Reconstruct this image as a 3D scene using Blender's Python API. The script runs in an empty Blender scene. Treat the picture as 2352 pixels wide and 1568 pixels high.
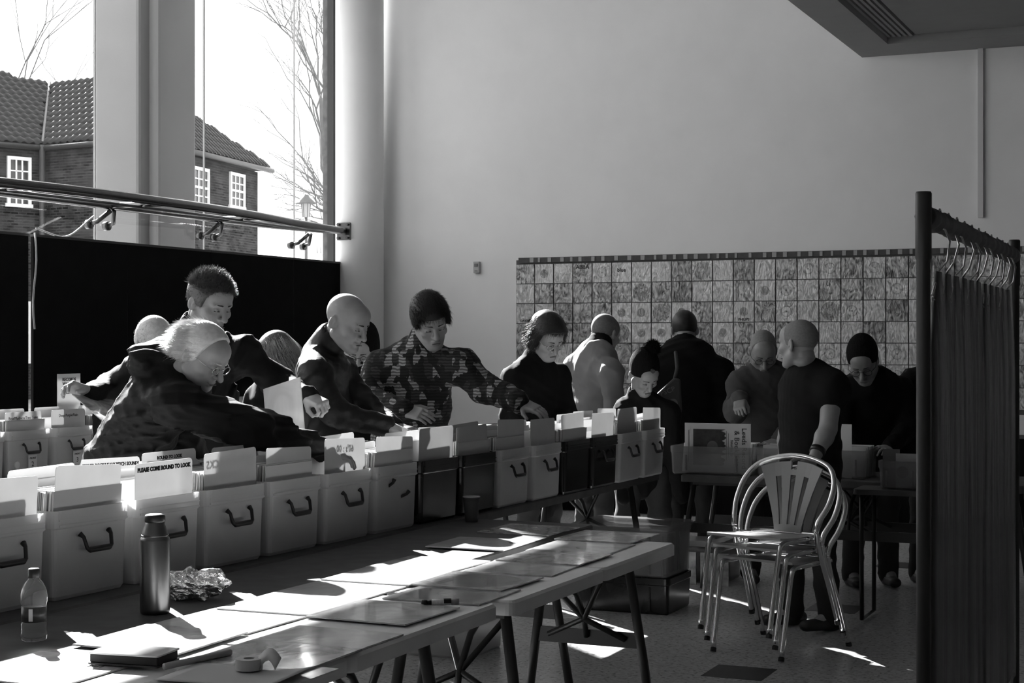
import bpy, math, random
import numpy as np
from mathutils import Vector, Matrix, Euler

# ------------------------------------------------------------------ camera, sky, sun, exposure
F = 3700.0; CX = 1176.0; CY = 787.0; EYE = 1.50         # focal length (px of a 2352 wide frame), horizon, eye height
scene = bpy.context.scene
col = scene.collection
cam_d = bpy.data.cameras.new('camera'); cam = bpy.data.objects.new('camera', cam_d); col.objects.link(cam)
cam.location = (0, 0, EYE); cam.rotation_euler = (math.pi / 2, 0, 0)
cam_d.sensor_width = 36.0; cam_d.lens = F / 2352 * 36.0; cam_d.shift_y = 3.0 / 2352
cam_d.clip_end = 500
scene.camera = cam
scene.view_settings.view_transform = 'Standard'; scene.view_settings.look = 'None'
scene.view_settings.exposure = 1.7; scene.view_settings.gamma = 1.0
scene.view_settings.use_curve_mapping = False

SKY = 1.35
w = bpy.data.worlds.new('sky'); scene.world = w; w.use_nodes = True
nt = w.node_tree; nt.nodes.clear()
out = nt.nodes.new('ShaderNodeOutputWorld'); bg = nt.nodes.new('ShaderNodeBackground')
tc = nt.nodes.new('ShaderNodeTexCoord'); mp = nt.nodes.new('ShaderNodeMapping')
mp.inputs['Scale'].default_value = (5, 5, 11)
nz = nt.nodes.new('ShaderNodeTexNoise'); nz.inputs['Scale'].default_value = 1.3; nz.inputs['Detail'].default_value = 6
cr = nt.nodes.new('ShaderNodeValToRGB')
cr.color_ramp.elements[0].position = .46; cr.color_ramp.elements[0].color = (.62, .62, .62, 1)
cr.color_ramp.elements[1].position = .56; cr.color_ramp.elements[1].color = (.86, .86, .86, 1)
nt.links.new(tc.outputs['Generated'], mp.inputs['Vector']); nt.links.new(mp.outputs[0], nz.inputs['Vector'])
nt.links.new(nz.outputs['Fac'], cr.inputs['Fac']); nt.links.new(cr.outputs[0], bg.inputs['Color'])
bg.inputs['Strength'].default_value = SKY
nt.links.new(bg.outputs[0], out.inputs['Surface'])

SUN_EL = math.radians(29.5)
LX, LY = .423, -.906                                     # horizontal heading of the sunlight
sun_d = bpy.data.lights.new('sun', 'SUN'); sun_d.energy = 15.0; sun_d.angle = math.radians(.55)
sun_o = bpy.data.objects.new('sun', sun_d); col.objects.link(sun_o)
sun_o.rotation_euler = Vector((LX * math.cos(SUN_EL), LY * math.cos(SUN_EL), -math.sin(SUN_EL))).to_track_quat('-Z', 'Y').to_euler()
sun_o.location = (-20, 40, 30)

# ------------------------------------------------------------------ frames
VX, VY = .9133, -.4073                                   # room axis a (window -> room)
UX, UY = .4073, .9133                                    # room axis b (towards the record wall)
TH = math.atan2(VY, VX)
def RA(a, b, z=0.0): return Vector((a * VX + b * UX, a * VY + b * UY, z))
def P(px, py, y): return Vector(((px - CX) / F * y, y, EYE - (py - CY) / F * y))
def OZ(px, py, z):                                       # point seen at a pixel that lies at height z
    y = (EYE - z) * F / (py - CY); return Vector(((px - CX) / F * y, y, z))
def ab(p): return (p[0] * VX + p[1] * VY, p[0] * UX + p[1] * UY)
R = random.Random(7)

# ------------------------------------------------------------------ materials
M = {}
def mat(name, v, rough=.6, metal=0., var=0., scale=6., bump=0., bscale=40., spec=.5, stretch=(1, 1, 1), coat=0., trans=0., sheen=0.):
    if name in M: return M[name]
    m = bpy.data.materials.new(name); m.use_nodes = True; t = m.node_tree
    b = t.nodes['Principled BSDF']
    b.inputs['Base Color'].default_value = (v, v, v, 1); b.inputs['Roughness'].default_value = rough
    b.inputs['Metallic'].default_value = metal; b.inputs['Specular IOR Level'].default_value = spec
    b.inputs['Coat Weight'].default_value = coat; b.inputs['Coat Roughness'].default_value = .08
    b.inputs['Sheen Weight'].default_value = sheen
    tcn = t.nodes.new('ShaderNodeTexCoord'); mpn = t.nodes.new('ShaderNodeMapping'); mpn.inputs['Scale'].default_value = stretch
    t.links.new(tcn.outputs['Object'], mpn.inputs['Vector'])
    n = t.nodes.new('ShaderNodeTexNoise'); n.inputs['Scale'].default_value = scale; n.inputs['Detail'].default_value = 5
    t.links.new(mpn.outputs[0], n.inputs['Vector'])
    r = t.nodes.new('ShaderNodeMapRange'); r.inputs['From Min'].default_value = .25; r.inputs['From Max'].default_value = .75
    r.inputs['To Min'].default_value = max(0, v * (1 - var)); r.inputs['To Max'].default_value = v * (1 + var)
    t.links.new(n.outputs['Fac'], r.inputs['Value']); t.links.new(r.outputs[0], b.inputs['Base Color'])
    if bump:
        n2 = t.nodes.new('ShaderNodeTexNoise'); n2.inputs['Scale'].default_value = bscale; n2.inputs['Detail'].default_value = 4
        t.links.new(mpn.outputs[0], n2.inputs['Vector'])
        bp = t.nodes.new('ShaderNodeBump'); bp.inputs['Strength'].default_value = bump; bp.inputs['Distance'].default_value = .01
        t.links.new(n2.outputs['Fac'], bp.inputs['Height']); t.links.new(bp.outputs[0], b.inputs['Normal'])
    if trans:                                            # thin paper / milky plastic that lets light through
        o = t.nodes['Material Output']; mx = t.nodes.new('ShaderNodeMixShader'); tr = t.nodes.new('ShaderNodeBsdfTranslucent')
        t.links.new(r.outputs[0], tr.inputs['Color']); mx.inputs[0].default_value = trans
        t.links.new(b.outputs[0], mx.inputs[1]); t.links.new(tr.outputs[0], mx.inputs[2]); t.links.new(mx.outputs[0], o.inputs['Surface'])
    M[name] = m; return m

def see_through(m, amount):                              # mix a clear share into a material
    t = m.node_tree; o = t.nodes['Material Output']; src = o.inputs['Surface'].links[0].from_socket
    mx = t.nodes.new('ShaderNodeMixShader'); tr = t.nodes.new('ShaderNodeBsdfTransparent'); mx.inputs[0].default_value = amount
    t.links.new(src, mx.inputs[1]); t.links.new(tr.outputs[0], mx.inputs[2]); t.links.new(mx.outputs[0], o.inputs['Surface'])
    return m

# ------------------------------------------------------------------ mesh helper
def frame_from(d):
    d = Vector(d).normalized(); up = Vector((0, 0, 1)) if abs(d.z) < .95 else Vector((0, 1, 0))
    x = d.cross(up).normalized(); return x, x.cross(d).normalized(), d
class MB:
    def __init__(s): s.v = []; s.f = []
    def add(s, vs, fs):
        o = len(s.v); s.v += [tuple(p) for p in vs]; s.f += [tuple(i + o for i in f) for f in fs]; return s
    def box(s, x0, x1, y0, y1, z0, z1, m=None):
        vs = [Vector((x, y, z)) for z in (z0, z1) for y in (y0, y1) for x in (x0, x1)]
        if m is not None: vs = [m @ p for p in vs]
        return s.add(vs, [(0, 2, 3, 1), (4, 5, 7, 6), (0, 1, 5, 4), (2, 6, 7, 3), (0, 4, 6, 2), (1, 3, 7, 5)])
    def rbox(s, x0, x1, y0, y1, z0, z1, r, n=3, m=None, cham=0.):      # box with rounded vertical corners
        pts = []
        for cx, cy, a0 in ((x1 - r, y1 - r, 0), (x0 + r, y1 - r, 90), (x0 + r, y0 + r, 180), (x1 - r, y0 + r, 270)):
            for i in range(n + 1):
                t = math.radians(a0 + 90 * i / n); pts.append((cx + r * math.cos(t), cy + r * math.sin(t), cx, cy))
        k = len(pts); vs = []; lv = [(z0, 0), (z1 - cham, 0), (z1, cham)] if cham else [(z0, 0), (z1, 0)]
        for z, c in lv: vs += [Vector((p[0] - (p[0] - p[2]) / r * c, p[1] - (p[1] - p[3]) / r * c, z)) for p in pts]
        if m is not None: vs = [m @ p for p in vs]
        fs = [(l * k + i, l * k + (i + 1) % k, (l + 1) * k + (i + 1) % k, (l + 1) * k + i) for l in range(len(lv) - 1) for i in range(k)]
        fs += [tuple(range(k))[::-1], tuple(range((len(lv) - 1) * k, len(lv) * k))]
        return s.add(vs, fs)
    def cone(s, a, b, ra, rb, n=12, caps=True):
        a = Vector(a); b = Vector(b); x, y, d = frame_from(b - a)
        vs = [c + (x * math.cos(2 * math.pi * i / n) + y * math.sin(2 * math.pi * i / n)) * r for c, r in ((a, ra), (b, rb)) for i in range(n)]
        fs = [(i, n + i, n + (i + 1) % n, (i + 1) % n) for i in range(n)]
        if caps: fs += [tuple(range(n)), tuple(range(2 * n - 1, n - 1, -1))]
        return s.add(vs, fs)
    def tube(s, pts, r, n=8, caps=True):
        pts = [Vector(p) for p in pts]; k = len(pts); rr = r if isinstance(r, (list, tuple)) else [r] * k
        d0 = (pts[1] - pts[0]).normalized(); x, y, _ = frame_from(d0); vs = []
        for i, p in enumerate(pts):
            d = (pts[min(i + 1, k - 1)] - pts[max(i - 1, 0)]).normalized()
            x = (x - d * x.dot(d)).normalized(); y = x.cross(d)
            vs += [p + (x * math.cos(2 * math.pi * j / n) + y * math.sin(2 * math.pi * j / n)) * rr[i] for j in range(n)]
        fs = [(i * n + j, (i + 1) * n + j, (i + 1) * n + (j + 1) % n, i * n + (j + 1) % n) for i in range(k - 1) for j in range(n)]
        if caps: fs += [tuple(range(n)), tuple(range(k * n - 1, (k - 1) * n - 1, -1))]
        return s.add(vs, fs)
    def lathe(s, prof, n=24, c=(0, 0, 0)):
        vs = [(c[0] + r * math.cos(2 * math.pi * j / n), c[1] + r * math.sin(2 * math.pi * j / n), c[2] + z) for r, z in prof for j in range(n)]
        fs = [(i * n + j, i * n + (j + 1) % n, (i + 1) * n + (j + 1) % n, (i + 1) * n + j) for i in range(len(prof) - 1) for j in range(n)]
        fs += [tuple(range(n))[::-1], tuple(range((len(prof) - 1) * n, len(prof) * n))]
        return s.add(vs, fs)
    def prism(s, poly, z0, z1, m=None):                  # polygon in xy, extruded in z
        k = len(poly); vs = [Vector((p[0], p[1], z)) for z in (z0, z1) for p in poly]
        if m is not None: vs = [m @ p for p in vs]
        return s.add(vs, [(i, (i + 1) % k, k + (i + 1) % k, k + i) for i in range(k)] + [tuple(range(k))[::-1], tuple(range(k, 2 * k))])
    def mesh(s, name, m, smooth=False):
        me = bpy.data.meshes.new(name); me.from_pydata(s.v, [], s.f)
        if m: me.materials.append(m)
        if smooth: me.shade_smooth() if hasattr(me, 'shade_smooth') else [setattr(p, 'use_smooth', True) for p in me.polygons]
        me.update(); return me
    def build(s, name, m, parent=None, smooth=False, bevel=0., **tags):
        return link(s.mesh(name, m, smooth), name, parent, bevel=bevel, **tags)

def link(me, name, parent=None, loc=None, rz=None, bevel=0., **tags):
    o = bpy.data.objects.new(name, me); col.objects.link(o)
    if parent is not None: o.parent = parent
    if loc is not None: o.location = loc
    if rz is not None: o.rotation_euler = (0, 0, rz)
    if bevel:
        md = o.modifiers.new('soft_edges', 'BEVEL'); md.width = bevel; md.segments = 2; md.limit_method = 'ANGLE'
    tag(o, **tags); return o
def tag(o, label=None, cat=None, group=None, kind=None):
    if label: o['label'] = label
    if cat: o['category'] = cat
    if group: o['group'] = group
    if kind: o['kind'] = kind
    return o
def thing(name, label, cat, loc=(0, 0, 0), rz=0., group=None):
    o = bpy.data.objects.new(name, None); col.objects.link(o); o.empty_display_size = .1
    o.location = loc; o.rotation_euler = (0, 0, rz); return tag(o, label, cat, group)
def struct(name, mb, m, smooth=False, room=True, parent=None, bevel=0., label=None, kind='structure'):
    o = mb.build(name, m, parent, smooth, bevel)
    if room and parent is None: o.rotation_euler = (0, 0, TH)
    if parent is None: o['kind'] = kind
    if label: o['label'] = label
    return o
def text_mesh(s, size, m, ext=.0006, align='CENTER', shear=0., bold=0.):
    cu = bpy.data.curves.new('lettering', 'FONT'); cu.body = s; cu.size = size; cu.align_x = align; cu.align_y = 'CENTER'
    cu.extrude = ext; cu.shear = shear; cu.resolution_u = 2; cu.offset = bold; cu.space_line = 1.0
    o = bpy.data.objects.new('tmp', cu); col.objects.link(o)
    dg = bpy.context.evaluated_depsgraph_get(); me = bpy.data.meshes.new_from_object(o.evaluated_get(dg))
    bpy.data.objects.remove(o); bpy.data.curves.remove(cu)
    me.materials.clear(); me.materials.append(m); me.name = 'lettering'; return me
def letters(s, size, m, parent, mtx, **kw):
    o = link(text_mesh(s, size, m, **kw), 'lettering', parent); o.matrix_local = mtx; return o
# a flat print frame: text lies in local xz plane and reads from -y (viewer stands at smaller y)
def XZ(x, y, z, rot=0., mirror=False):
    m = Matrix.Translation((x, y, z)) @ Matrix.Rotation(math.pi / 2, 4, 'X') @ Matrix.Rotation(rot, 4, 'Z')
    return m @ Matrix.Scale(-1, 4, (1, 0, 0)) if mirror else m
# ------------------------------------------------------------------ the room
A_WIN = -8.27; B_WALL = 14.15; H_WIN = 5.38; H_CEIL = 6.4; H_SOF = 4.0; A_SOF = -2.95; A_R = 4.2; B_F = -3.0
m_wall = mat('white_plaster', .80, .85, var=.03, scale=3, bump=.05, bscale=180)
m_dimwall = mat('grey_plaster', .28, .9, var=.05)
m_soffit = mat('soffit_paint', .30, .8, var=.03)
m_black = mat('black_gap', .01, .9)

def floor_material():
    m = mat('terrazzo', .5, .32, spec=.5); t = m.node_tree; b = t.nodes['Principled BSDF']
    tcn = t.nodes.new('ShaderNodeTexCoord'); vo = t.nodes.new('ShaderNodeTexVoronoi'); vo.inputs['Scale'].default_value = 55
    n = t.nodes.new('ShaderNodeTexNoise'); n.inputs['Scale'].default_value = 48; n.inputs['Detail'].default_value = 5
    t.links.new(tcn.outputs['Object'], vo.inputs['Vector']); t.links.new(tcn.outputs['Object'], n.inputs['Vector'])
    r = t.nodes.new('ShaderNodeValToRGB'); e = r.color_ramp.elements
    e[0].position = .36; e[0].color = (.13, .13, .13, 1); e[1].position = .45; e[1].color = (.5, .5, .5, 1)
    t.links.new(n.outputs['Fac'], r.inputs['Fac'])
    r2 = t.nodes.new('ShaderNodeMapRange'); r2.inputs['From Max'].default_value = 1; r2.inputs['To Min'].default_value = .72; r2.inputs['To Max'].default_value = 1.15
    t.links.new(vo.outputs['Color'], r2.inputs['Value'])
    mx = t.nodes.new('ShaderNodeMix'); mx.data_type = 'RGBA'; mx.blend_type = 'MULTIPLY'; mx.inputs[0].default_value = 1
    t.links.new(r.outputs[0], mx.inputs[6]); t.links.new(r2.outputs[0], mx.inputs[7]); t.links.new(mx.outputs[2], b.inputs['Base Color'])
    return m
floor = struct('floor', MB().box(A_WIN - .1, A_R, B_F, B_WALL + .2, -.12, 0), floor_material())
tile_me = MB().box(-.14, .14, -.14, .14, -.001, .0012).mesh('tile', mat('dark_tile', .035, .35, var=.2))
ta, tb = ab((1.035, 7.33))
for i in range(-3, 4):
    for j in range(-1, 4):
        a_, b_ = ta + i * 1.94, tb + j * 1.94
        if a_ > A_WIN + .2 and b_ < B_WALL - .2: link(tile_me, 'tile', floor, (a_, b_, 0))

struct('wall_back', MB().box(A_WIN - .02, A_R, B_WALL, B_WALL + .25, 0, H_CEIL), m_wall)
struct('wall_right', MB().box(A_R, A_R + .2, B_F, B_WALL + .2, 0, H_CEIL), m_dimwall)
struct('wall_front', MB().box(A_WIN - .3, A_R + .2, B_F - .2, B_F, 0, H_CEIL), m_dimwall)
struct('wall_left', MB().box(A_WIN - .25, A_WIN, B_F, B_WALL, H_WIN, H_CEIL).box(A_WIN - .25, A_WIN, B_F, 2.88, 0, H_WIN), m_wall)
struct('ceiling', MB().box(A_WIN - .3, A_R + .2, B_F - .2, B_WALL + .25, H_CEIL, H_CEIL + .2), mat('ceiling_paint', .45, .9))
# lower ceiling on the right: frame, recessed panels, slot grilles
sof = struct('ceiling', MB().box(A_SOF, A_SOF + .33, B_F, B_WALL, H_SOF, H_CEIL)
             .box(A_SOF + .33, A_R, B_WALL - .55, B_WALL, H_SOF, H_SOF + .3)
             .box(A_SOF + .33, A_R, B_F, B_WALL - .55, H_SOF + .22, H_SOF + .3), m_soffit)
sof['label'] = 'dropped grey ceiling with slot vents over the right side'
m_panel = mat('ceiling_panel', .27, .8, var=.04)
for i in range(4):
    x0 = A_SOF + .56 + i * 1.2
    for j in range(4):
        y1 = B_WALL - .57 - j * 2.4
        MB().box(x0, x0 + 1.188, y1 - 2.388, y1, H_SOF + .06, H_SOF + .10).build('panel', m_panel, sof)
for k in range(5):
    MB().box(A_SOF + .335 + k * .045, A_SOF + .36 + k * .045, B_F, B_WALL - .57, H_SOF + .05, H_SOF + .12).build('slat', m_soffit, sof)
MB().box(A_SOF + .33, A_SOF + .56, B_F, B_WALL - .56, H_SOF + .13, H_SOF + .14).build('slot_backing', m_black, sof)
# round corner column between glazing and record wall
cc = P(826, 787, 15.93); ca, cb = ab(cc)
struct('trim_1', MB().lathe([(.238, 0), (.238, H_CEIL)], 48, (ca, cb, 0)), m_wall, True, label='white round column in the corner beside the window')
# conduit and switch box on the record wall
k_ = (2253 - CX) / F; yc = B_WALL / (UX * k_ + UY); ac = (VX * k_ + VY) * yc
struct('trim_2', MB().box(ac - .022, ac + .022, B_WALL - .03, B_WALL, EYE + (CY - 500) / F * yc, H_SOF), mat('conduit_white', .6, .5), label='white vertical cable conduit on the back wall')
k_ = (1097 - CX) / F; yc = B_WALL / (UX * k_ + UY); ac = (VX * k_ + VY) * yc; zc = EYE + (CY - 614) / F * yc
sw = thing('wall_control', 'small pale control box mounted on the bare white wall', 'switch box', RA(ac, B_WALL, zc), TH)
MB().rbox(-.032, .032, -.035, 0, -.055, .055, .006).build('case', mat('switch_plastic', .42, .5), sw, bevel=.004)
MB().rbox(-.018, .018, -.041, -.034, .005, .035, .004).build('dial_plate', mat('switch_dark', .16, .5), sw)
MB().box(-.014, .014, -.04, -.034, -.04, -.03).build('button', mat('switch_dark', .16, .5), sw)

# ------------------------------------------------------------------ window wall
m_glass = bpy.data.materials.new('glass_pane'); m_glass.use_nodes = True
t = m_glass.node_tree; t.nodes.clear()
o_ = t.nodes.new('ShaderNodeOutputMaterial'); mx = t.nodes.new('ShaderNodeMixShader'); tr = t.nodes.new('ShaderNodeBsdfTransparent'); gl = t.nodes.new('ShaderNodeBsdfGlossy')
fr = t.nodes.new('ShaderNodeValue'); fr.outputs[0].default_value = .05; gl.inputs['Roughness'].default_value = .02; gl.inputs['Color'].default_value = (.8, .8, .8, 1)
tr.inputs['Color'].default_value = (.93, .93, .93, 1)
t.links.new(fr.outputs[0], mx.inputs[0]); t.links.new(tr.outputs[0], mx.inputs[1]); t.links.new(gl.outputs[0], mx.inputs[2]); t.links.new(mx.outputs[0], o_.inputs['Surface'])
m_silicone = mat('glazing_seal', .55, .4); m_mull = mat('dark_mullion', .02, .45)
joints = [10.38 + 1.5 * i for i in range(-5, 3)]
B_E = B_WALL - .04
edges = [joints[0]] + joints[1:] + [B_E]
win = struct('window_1', MB().box(A_WIN - .03, A_WIN + .04, B_E - .06, B_E, 0, H_WIN)
             .box(A_WIN - .03, A_WIN + .04, joints[0], B_E, H_WIN - .05, H_WIN).box(A_WIN - .03, A_WIN + .04, joints[0], B_E, 0, .05), m_mull)
win['label'] = 'tall frameless glass wall with slim joints and a dark end post'
for i in range(len(edges) - 1):
    MB().box(A_WIN - .012, A_WIN, edges[i] + .006, edges[i + 1] - .006, .05, H_WIN - .05).build('pane', m_glass, win)
for e in joints:
    MB().box(A_WIN - .013, A_WIN + .002, e - .006, e + .006, .05, H_WIN - .05).build('joint', m_silicone, win)

# curved steel wind truss along the glass
m_steel = mat('brushed_steel', .16, .24, 1.0, var=.1, scale=20)
m_dsteel = mat('dark_steel', .10, .35, .9)
Z_T = EYE + (CY - 535) / F * 15.95
tr_ = thing('wind_truss', 'curved steel tube truss running along the glass wall', 'steel truss', RA(A_WIN + .1, B_WALL - .3, Z_T), TH)
def tloc(a, b, z=Z_T): return (a - (A_WIN + .1), b - (B_WALL - .3), z - Z_T)
B0 = 6.6; B1 = 13.69
def lin(b): return A_WIN + .15 + .22 * max(0, (b - 12.4) / (B1 - 12.4)) ** 1.5
def bow(b): s_ = (b - B0) / (B1 - B0); return lin(b) + .62 * (1 - (2 * s_ - 1) ** 2) ** .9
bs = [B0 + (B1 - B0) * i / 60 for i in range(61)]
MB().tube([tloc(bow(b), b) for b in bs], .036, 14).build('bowed_tube', m_steel, tr_, True)
MB().tube([tloc(lin(b), b) for b in bs], .032, 14).build('straight_tube', m_steel, tr_, True)
for s_ in (-1, 1):
    MB().tube([tloc(A_WIN + .18 + (bow(b) - A_WIN - .16) * .45, b, Z_T + .02 * s_) for b in bs[2:-2]], .012, 8).build('tension_rod', m_dsteel, tr_, True)
for e in joints[4:]:
    MB().tube([tloc(lin(e), e), tloc(bow(e), e)], .022, 10).build('strut', m_steel, tr_, True)
    for s_ in (-1, 1):
        sp = MB().tube([tloc(A_WIN + .17, e + .02 * s_, Z_T - .04), tloc(A_WIN + .10, e + .10 * s_, Z_T - .13), tloc(A_WIN + .02, e + .11 * s_, Z_T - .15)], .018, 8)
        sp.cone(tloc(A_WIN + .05, e + .11 * s_, Z_T - .15), tloc(A_WIN + .006, e + .11 * s_, Z_T - .15), .036, .036, 12)
        sp.build('spider_arm', m_dsteel, tr_, True)
pe = ab(P(797, 535, 15.7))
MB().box(.20, .34, -.175, -.12, -.085, .085).build('end_plate', m_steel, tr_)
for s_ in (-1, 1):
    for q in (-1, 1):
        MB().cone((.27 + .05 * q, -.2, .065 * s_), (.27 + .05 * q, -.16, .065 * s_), .012, .012, 8).build('bolt', m_dsteel, tr_)

# ------------------------------------------------------------------ black display boards before the glass
m_board = mat('black_felt', .008, .95, var=.2, spec=.1)
m_bframe = mat('board_edge', .03, .6)
Z_B = EYE + (CY - 575) / F * 13.6
def bw(px, aa): k = (px - CX) / F; y = aa / (VX * k + VY); return (UX * k + UY) * y
aB = A_WIN + .3
bed = [4.6, 6.2, 7.8, bw(63, aB), bw(73, aB), bw(290, aB), bw(482, aB), bw(672, aB), B_WALL - .34]
segs = [(bed[0], bed[1]), (bed[1], bed[2]), (bed[2], bed[3]), (bed[4], bed[5]), (bed[5], bed[6]), (bed[6], bed[7]), (bed[7], bed[8])]
for i, (y0, y1) in enumerate(segs):
    lab = 'tall black felt display board standing before the glass wall'
    if i == 3: lab = 'black felt display board right beside the bright slit between boards'
    if i == 6: lab = 'black felt display board next to the round white column'
    d = thing('display_board', lab, 'display board', RA(aB, (y0 + y1) / 2, 0), TH, 'black boards before the glass')
    hw = (y1 - y0) / 2
    MB().box(-.012, .012, -hw + .004, hw - .004, .06, Z_B).build('board', m_board, d)
    MB().box(-.016, .016, -hw + .002, hw - .002, Z_B - .006, Z_B + .012).build('top_rail', m_bframe, d)
    for s_ in (-1, 1): MB().box(-.2, .2, s_ * (hw - .08) - .02, s_ * (hw - .08) + .02, 0, .05).build('foot', m_bframe, d)
# cable between boards and truss
p0 = RA(aB + .06, bed[3] + .02, Z_B + .05); p1 = RA(A_WIN + .16, bw(215, A_WIN + .16), Z_T - .1)
pts = []
for i in range(15):
    s_ = i / 14; q = p0.lerp(p1, s_); q.z -= .10 * math.sin(math.pi * s_) - .008 * math.sin(9 * s_); pts.append(q)
lo_ = pts[0].copy()
MB().tube([p - lo_ for p in pts], .006, 6).build('cable', mat('pale_cable', .6, .4), None, True, label='thin pale cable slung from display board up to the truss', cat='cable').location = lo_
pts = [RA(aB + .05, bed[3] + .02, Z_B + .02 - .1 * i) + Vector((.012 * math.sin(i * .9), 0, 0)) for i in range(8)]
lo_ = pts[0].copy()
MB().tube([p - lo_ for p in pts], .007, 6).build('cable', mat('pale_cable', .6, .4), None, True, label='short pale cord hanging in the slit between boards', cat='cable').location = lo_

# ------------------------------------------------------------------ outside
struct('ground', MB().box(-150, 150, -40, 160, -.6, -.15), mat('pavement', .25, .85, var=.25, scale=.6), room=False, kind='structure')
pil = thing('concrete_pillar', 'massive pale concrete pillar outside the glass', 'pillar', RA(-9.0, 12.0, -.15), TH)
m_conc = mat('concrete', .2, .85, var=.06, scale=2.5, bump=.08, bscale=60)
b1 = bw(340, -8.75) - 12.0; b2 = bw(364, -8.75) - 12.0; b3 = bw(451, -8.75) - 12.0
MB().box(-.34, .15, b1, b3 - .1, 0, 8.5).build('shaft', m_conc, pil, bevel=.03)
MB().box(-.2, .25, b2, b3, 0, 8.5).build('shaft', m_conc, pil, bevel=.03)
# brick jamb seen at the end of the glass
MB().box(-.03, .03, -.06, .06, 0, 8.0).build('brick_jamb', mat('brick_plain', .11, .9, var=.5, scale=14), None, label='narrow brick jamb outside the end of the glass', cat='brick jamb').matrix_world = Matrix.Translation(RA(-8.33, 14.12, -.15)) @ Matrix.Rotation(TH, 4, 'Z')

def brick_material():
    m = mat('house_brick', .12, .9, spec=.05); t = m.node_tree; b = t.nodes['Principled BSDF']
    tcn = t.nodes.new('ShaderNodeTexCoord'); bk = t.nodes.new('ShaderNodeTexBrick')
    mp = t.nodes.new('ShaderNodeMapping'); t.links.new(tcn.outputs['UV'], mp.inputs['Vector']); t.links.new(mp.outputs[0], bk.inputs['Vector'])
    bk.inputs['Scale'].default_value = 1; bk.inputs['Brick Width'].default_value = .24; bk.inputs['Row Height'].default_value = .08; bk.inputs['Mortar Size'].default_value = .012
    bk.inputs['Color1'].default_value = (.009, .009, .009, 1); bk.inputs['Color2'].default_value = (.035, .035, .035, 1); bk.inputs['Mortar'].default_value = (.045, .045, .045, 1)
    n = t.nodes.new('ShaderNodeTexNoise'); n.inputs['Scale'].default_value = 2.2; n.inputs['Detail'].default_value = 7
    t.links.new(tcn.outputs['Object'], n.inputs['Vector'])
    mx = t.nodes.new('ShaderNodeMix'); mx.data_type = 'RGBA'; mx.blend_type = 'MULTIPLY'; mx.inputs[0].default_value = 1
    r = t.nodes.new('ShaderNodeMapRange'); r.inputs['From Min'].default_value = .3; r.inputs['From Max'].default_value = .7; r.inputs['To Min'].default_value = .7; r.inputs['To Max'].default_value = 1.6
    t.links.new(n.outputs['Fac'], r.inputs['Value']); t.links.new(bk.outputs['Color'], mx.inputs[6]); t.links.new(r.outputs[0], mx.inputs[7]); t.links.new(mx.outputs[2], b.inputs['Base Color'])
    return m
m_brick = brick_material(); m_roof = mat('pantile', .012, .42, spec=.25, var=.35, scale=3); m_sash = mat('sash_white', .7, .5); m_pane = mat('house_glass', .03, .08)
ZE = EYE + 5.75
C0 = Vector((-20.5, 41.0, 0)); C1 = Vector((-13.7, 47.2, 0)); C2 = Vector((-10.45, 45.3, 0)); C3 = Vector((-8.35, 52.9, 0)); C4 = Vector((-16.5, 56.2, 0)); C5 = Vector((-26, 50, 0))
house = thing('brick_house', 'brick house with pantile roof and white sash windows outside', 'house', (-14, 48, -.15))
HO = Vector((-14, 48, -.15))
def wall_uv(p, q):
    me = bpy.data.meshes.new('wall'); L = (q - p).length; n = Vector(((q - p).y, -(q - p).x, 0)).normalized() * .35
    vs = [p, q, q + Vector((0, 0, ZE)), p + Vector((0, 0, ZE))]; vs = [v_ - HO - Vector((0, 0, .15)) for v_ in vs]
    vs += [v_ - n for v_ in vs]
    me.from_pydata(vs, [], [(0, 1, 2, 3), (5, 4, 7, 6), (1, 5, 6, 2), (4, 0, 3, 7), (3, 2, 6, 7), (4, 5, 1, 0)])
    uv = me.uv_layers.new(name='UVMap'); zz = [(0, 0), (L, 0), (L, ZE), (0, ZE)]
    for k in range(24): uv.data[k].uv = zz[k % 4]
    me.materials.append(m_brick); return link(me, 'wall', house)
walls = {}
for nm, p, q in (('A', C0, C1), ('B', C1, C2), ('C', C2, C3), ('D', C3, C4), ('E', C4, C5), ('F', C5, C0)): walls[nm] = (wall_uv(p, q), p, q)
def sash(wk, s_, z0, z1, wd):                            # sash window: frame, glazing bars, panes
    wo, p, q = walls[wk]; d = (q - p).normalized(); n = Vector((d.y, -d.x, 0)); c = p + d * s_
    m = Matrix(((d.x, n.x, 0, c.x - HO.x), (d.y, n.y, 0, c.y - HO.y), (0, 0, 1, .15), (0, 0, 0, 1)))
    h = wd / 2; fr_ = MB()
    for x0, x1, y0, y1 in ((-h - .09, -h, z0, z1), (h, h + .09, z0, z1), (-h - .09, h + .09, z1, z1 + .1), (-h - .14, h + .14, z0 - .1, z0), (-h, h, (z0 + z1) / 2 - .035, (z0 + z1) / 2 + .035)):
        fr_.box(x0, x1, -.02, .07, y0, y1, m)
    f = fr_.build('window', m_sash, wo)
    b2_ = MB()
    for k in (1, 2): b2_.box(-h + wd * k / 3 - .022, -h + wd * k / 3 + .022, -.02, .05, z0, z1, m)
    for k in (1, 3): b2_.box(-h, h, -.02, .05, z0 + (z1 - z0) * k / 4 - .02, z0 + (z1 - z0) * k / 4 + .02, m)
    b2_.build('glazing_bars', m_sash, wo)
    for i in range(3):
        for j in range(4):
            MB().box(-h + wd * i / 3, -h + wd * (i + 1) / 3, 0, .02, z0 + (z1 - z0) * j / 4, z0 + (z1 - z0) * (j + 1) / 4, m).build('pane', m_pane, wo)
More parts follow.
